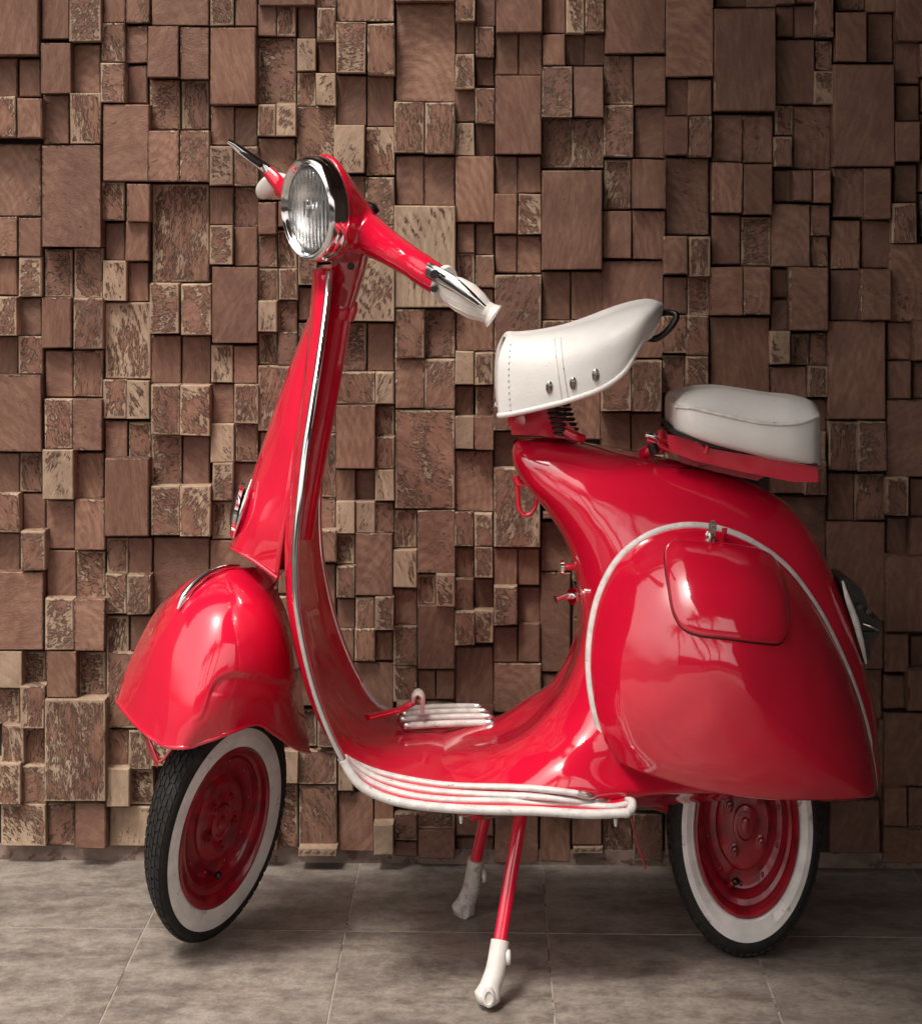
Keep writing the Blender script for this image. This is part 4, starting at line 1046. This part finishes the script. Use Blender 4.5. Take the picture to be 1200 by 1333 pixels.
def ell_loft(rings, n=40):
    """rings: centre (px,py,Y), half width px, half height px, yaw (how much depth follows x)"""
    bm = bmesh.new(); RR = []
    for (x, y, Y, a, b_, k, tl_) in rings:
        ring = []
        for i in range(n):
            t = 2 * math.pi * i / n
            u, v = math.cos(t), math.sin(t)
            px_ = x + a * u + tl_ * v; py_ = y - b_ * v
            ring.append(bm.verts.new(W(px_, py_, Y + k * u)))
        RR.append(ring)
    for i in range(len(RR) - 1):
        for k in range(n): bm.faces.new((RR[i][k], RR[i][(k+1) % n], RR[i+1][(k+1) % n], RR[i+1][k]))
    bm.faces.new(RR[0]); bm.faces.new(RR[-1]); return bm
K = -.045                                  # the right rim of the lamp is nearer the viewer
bucket = ell_loft([(421,271,-.055,31,71,K,-3),(430,269,-.046,29,69,K,-4),(442,272,-.030,27,58,K*.9,-6),(455,281,-.016,25,45,K*.8,-6),(470,292,-.006,22,34,K*.7,-4),(486,302,.0,14,24,K*.4,0)])
armc = cr([W(452,296,-.01), W(478,305,-.045), W(505,322,-.095), W(535,341,-.150), W(574,367,-.212)], 8)
arm = sweep_bm([Vector(p) for p in armc], [(.030,.036),(.026,.031),(.0215,.0245),(.0190,.0215),(.0165,.0190)], 28, up=(0,0,1))
farc = cr([W(440,262,.02), W(415,252,.07), W(390,250,.13), W(366,246,.185)], 8)
fara = sweep_bm([Vector(p) for p in farc], [(.03,.034),(.025,.027),(.018,.020),(.0145,.0165)], 24, up=(0,0,1))
hump = ell_loft([(430,240,-.02,12,34,-.03,-6),(445,262,.0,18,46,-.03,-6),(462,290,.0,18,40,-.03,-4),(470,312,.0,8,20,-.02,0)])
sock = ell_loft([(446,300,-.02,18,26,-.03,0),(458,318,-.01,20,22,-.03,0),(458,332,-.005,17,10,-.03,0)])
head = fuse('handlebar_housing', [bucket, arm, fara, hump, sock], M['red'], sc)
# collar where the handlebar turns
col_ = cr([W(545,348,-.165), W(560,358,-.188), W(577,369,-.214)], 4)
finish(sweep_bm([Vector(p) for p in col_], [(.0185,.0215),(.0182,.0212),(.0170,.0200)], 28, up=(0,0,1)), 'twist_collar', M['red'], sc, sharp=40)
gs_ = cr([W(576,368,-.213), W(580,371,-.219)], 2)
finish(sweep_bm([Vector(p) for p in gs_], [(.018,.026), (.018,.026)], 28, up=(0,0,1)), 'grip_flange', M['grip'], sc, sharp=40)
gpth = cr([W(580,371,-.219), W(592,379,-.228), W(606,388,-.238), W(620,398,-.244), W(631,405,-.247), W(637,408,-.248), W(643,412,-.249)], 6)
grip = finish(sweep_bm([Vector(p) for p in gpth], [.0155,.0205,.0220,.0195,.0145,.0142,.0172], 36, up=(0,0,1)), 'handle_grip', M['grip'], sc, sharp=40)
# ridges along the grip
for a in np.linspace(-2.9, -.2, 7):
    pts = []
    for i, p in enumerate(gpth[3:-8]):
        j = i + 3; r = np.interp(j / (len(gpth) - 1), np.linspace(0, 1, 7), [.0155,.0205,.0220,.0195,.0145,.0142,.0172])
        t = Vector(gpth[min(j+1, len(gpth)-1)] - gpth[max(j-1, 0)]).normalized(); u = Vector((0,0,1)); u = (u - t * u.dot(t)).normalized(); s = t.cross(u)
        pts.append(Vector(p) + (s * math.cos(a) + u * math.sin(a)) * r)
    finish(sweep_bm(pts, [.0003,.0007,.0007,.0003], 6), 'grip_ridge', M['grip'], grip)
# clutch lever on the near side, brake lever on the far side
lv = cr([W(557,351,-.228), W(572,359,-.246), W(592,371,-.262), W(612,386,-.274), W(631,401,-.280)], 6)
lever = finish(sweep_bm([Vector(p) for p in lv], [(.004,.0105),(.005,.0110),(.0045,.0095),(.004,.0070),(.003,.0035)], 14, up=(0,0,1), sq=.8), 'clutch_lever', M['chrome'], sc, sharp=40)
finish(sweep_bm([Vector(p) + Vector((-.002,-.005,-.001)) for p in lv[4:-2]], [(.0008,.0008),(.0012,.0028),(.0012,.0022),(.0005,.0005)], 8, up=(0,0,1)), 'lever_groove', M['black'], lever)
tube('lever_pivot', [(566,357,-.262),(566,357,-.236)], .006, M['chrome'], lever, n=14, seg=2)
tube('pivot_screw', [(565,376,-.236),(565,376,-.228)], .005, M['chrome'], sc, n=12, seg=2)
tube('lever_stop', [(576,352,-.215),(579,358,-.225),(582,366,-.23)], [.0025,.003,.002], M['grip'], sc, seg=3)
tube('brake_lever_mount', [(374,252,.13),(362,238,.15),(350,224,.16),(344,217,.165)], [(.008,.016),(.008,.013),(.007,.010),(.006,.007)], M['red'], sc, seg=4, up=(0,0,1))
bl = tube('brake_lever', [(352,226,.158),(345,218,.16),(330,207,.16),(314,196,.158),(304,188,.155),(297,184,.153)], [(.006,.008),(.005,.0085),(.0045,.0075),(.0045,.007),(.004,.0055),(.003,.004)], M['chrome'], sc, seg=5, up=(0,0,1))
finish(sweep_bm(cr([W(x, y, .151) for x, y in ((341,216),(328,207),(313,197))], 4), [(.001,.004),(.001,.0042),(.001,.002)], 8, up=(0,0,1)), 'lever_groove', M['black'], bl)
tube('handle_grip', [(374,236,.17),(362,236,.18),(352,241,.19),(345,247,.20),(342,251,.21)], [.010,.014,.016,.0145,.011], M['grip'], sc, seg=5, n=24)
# speedometer pod / switch on top
tube('switch_box', [(476,268,-.02),(484,273,-.02),(490,279,-.02)], [(.014,.008),(.016,.010),(.012,.007)], M['black'], sc, seg=3, up=(0,0,1), sq=.7)
# headlight: rim, reflector, glass
hc = W(406, 272, -.082); top_ = W(402, 272 - 69, -.082) - hc; side_ = W(406 + 35, 272, -.082 + K) - hc
nrm_ = side_.cross(top_).normalized()
if nrm_.y > 0: nrm_ = -nrm_
def lamp_ring(s, lift): 
    return [hc + side_ * (s * math.cos(t)) + top_ * (s * math.sin(t)) + nrm_ * lift for t in [2 * math.pi * i / 72 for i in range(72)]]
def lamp_loft(name, prof, mat, parent, closed=False):
    bm = bmesh.new(); RR = [[bm.verts.new(p) for p in lamp_ring(s, l)] if s > 0 else [bm.verts.new(hc + nrm_ * l)] for s, l in prof]
    L_ = len(RR)
    for i in range(L_ if closed else L_ - 1):
        A, B = RR[i], RR[(i+1) % L_]
        for k in range(72):
            k2 = (k+1) % 72
            if len(A) == 1 and len(B) == 1: continue
            if len(A) == 1: bm.faces.new((A[0], B[k2], B[k]))
            elif len(B) == 1: bm.faces.new((A[k], A[k2], B[0]))
            else: bm.faces.new((A[k], A[k2], B[k2], B[k]))
    return finish(bm, name, mat, parent, sharp=50)
hl = lamp_loft('headlight', [(.985,-.012),(1.0,-.004),(.998,.004),(.975,.0095),(.945,.011),(.925,.0075),(.905,.0065),(.885,.0085),(.86,.0095),(.835,.007),(.82,.0045),(.80,.003),(.80,-.004),(.84,-.012)], M['chrome'], sc, True)
lamp_loft('lamp_collar', [(1.0,-.004),(1.012,-.007),(1.014,-.013),(1.0,-.018),(.9,-.024)], M['chrome'], hl)
lamp_loft('reflector', [(.81,-.002),(.74,-.006),(.60,-.010),(.42,-.013),(.2,-.0145),(0,-.015)], M['reflector'], hl)
lamp_loft('lamp_glass', [(.805,.002),(.74,.0055),(.60,.010),(.4,.0135),(.2,.015),(0,.0155),(0,.0135),(.2,.013),(.4,.0115),(.60,.008),(.74,.0035),(.805,.0005)], M['glass'], hl)
tube('lamp_screw', [(437,303,-.11),(436,304,-.118)], .005, M['chrome'], hl, n=12, seg=2)
lamp_loft('bulb_shield', [(.14,-.013),(.15,-.008),(.10,-.005),(0,-.004)], M['chrome'], hl)

# ---------------------------------------------------------------- added roof slab and side wall for shade; palms and building opposite
M['dark_brown'] = simple('unseen_dark_brown', (.09, .06, .05), .8, var=.1, scale=4)
M['shade_wall'] = simple('shade_wall_brown', (.06, .035, .03), .8, var=.15, scale=6)
bm = bmesh.new()
rp = [(-4.0,.55),(-4.0,.14),(.04,.12),(.0,-.12),(-.12,-.48),(-.24,-1.1),(-.16,-2.6),(4.0,-2.6),(4.0,.55)]
lo_ = [bm.verts.new((x, y, 2.1)) for x, y in rp]; up_ = [bm.verts.new((x, y, 2.25)) for x, y in rp]
bm.faces.new(lo_[::-1]); bm.faces.new(up_)
for i in range(len(rp)): bm.faces.new((lo_[i], lo_[(i+1) % len(rp)], up_[(i+1) % len(rp)], up_[i]))
can = finish(bm, 'shade_roof', M['dark_brown'], smooth=False); can['kind'] = 'structure'  # added unseen slab, its outline shaped to shade the right of the wall
shade_wall = finish(box_bm((1.10, -.42, 1.048), .3, 1.64, 2.096, bevel=.01), 'shade_side_wall', M['shade_wall'], smooth=False); shade_wall['kind'] = 'structure'  # added unseen wall that blocks sky light from the right
M['bark'] = simple('palm_bark', (.13, .10, .08), .9, var=.3, scale=8)
M['frond'] = simple('palm_frond', (.035, .065, .02), .6, var=.3, scale=8)
def palm(x, y, h, seed, lab):
    rr = random.Random(seed)
    t = thing('palm_tree', lab, 'palm tree', (x, y, 0), 'palms across the forecourt')
    b = sweep_bm([(0,0,0), (rr.uniform(-.2,.2), 0, h*.35), (rr.uniform(-.3,.3), 0, h*.7), (0,0,h)], [.20,.15,.13,.15], 10)
    finish(b, 'trunk', M['bark'], t)
    bm = bmesh.new()
    for k in range(20):
        a = k * 2.4 + rr.uniform(-.2,.2); el = rr.uniform(-.35, 1.1); L_ = rr.uniform(1.5, 2.1)
        pr = None
        for i in range(9):
            s = i / 8; z = h + L_ * (math.sin(el) * s - .62 * s * s); r_ = L_ * s * math.cos(el * .7)
            c = Vector((math.cos(a) * r_, math.sin(a) * r_, z)); sd_ = Vector((-math.sin(a), math.cos(a), 0))
            if pr is not None:
                for sgn in (-1, 1):
                    for q in range(3):
                        p = pr.lerp(c, q / 3); ln = .52 * math.sin(math.pi * min(.95, s * .85 + .12))
                        v = [bm.verts.new(p), bm.verts.new(p + (c - pr) * .22), bm.verts.new(p + sd_ * sgn * ln + (c - pr) * .9 + Vector((0, 0, -.22 * ln - .06)))]
                        bm.faces.new(v)
            pr = c
    finish(bm, 'crown', M['frond'], t, smooth=False)
for i, (x, y, h) in enumerate(((-1.5,-6.6,4.3),(.5,-8.0,5.6),(-3.4,-8.5,5.4),(-6.0,-9.5,5.2))): palm(x, y, h, i, ('small palm out in the forecourt, nearest to the scooter', 'tallest palm in the forecourt, mirrored in the red cowl', 'tall palm left of the nearest one, out in the forecourt', 'farthest palm on the left side of the forecourt')[i])
M['render'] = simple('street_building_wall', (.16, .11, .09), .85, var=.1, scale=1)
M['pane'] = simple('street_building_glass', (.03, .035, .04), .1)
bd = thing('street_building', 'low pale building across the forecourt, mirrored in the red paint', 'building', (0, -24, 0))
o = finish(box_bm((0, -3, 1.7), 34, 6, 3.4), 'wall', M['render'], bd, smooth=False)
o = finish(box_bm((0, -3, 3.55), 34.6, 6.6, .3), 'roof', M['dark_brown'], bd, smooth=False)
for k in range(-5, 6):
    w_ = finish(box_bm((k * 2.9, .02, 1.7), 1.5, .1, 1.5), 'window_frame', M['dark_brown'], bd, smooth=False)
    finish(box_bm((k * 2.9, .075, 1.7), 1.3, .02, 1.3), 'pane', M['pane'], w_, smooth=False)
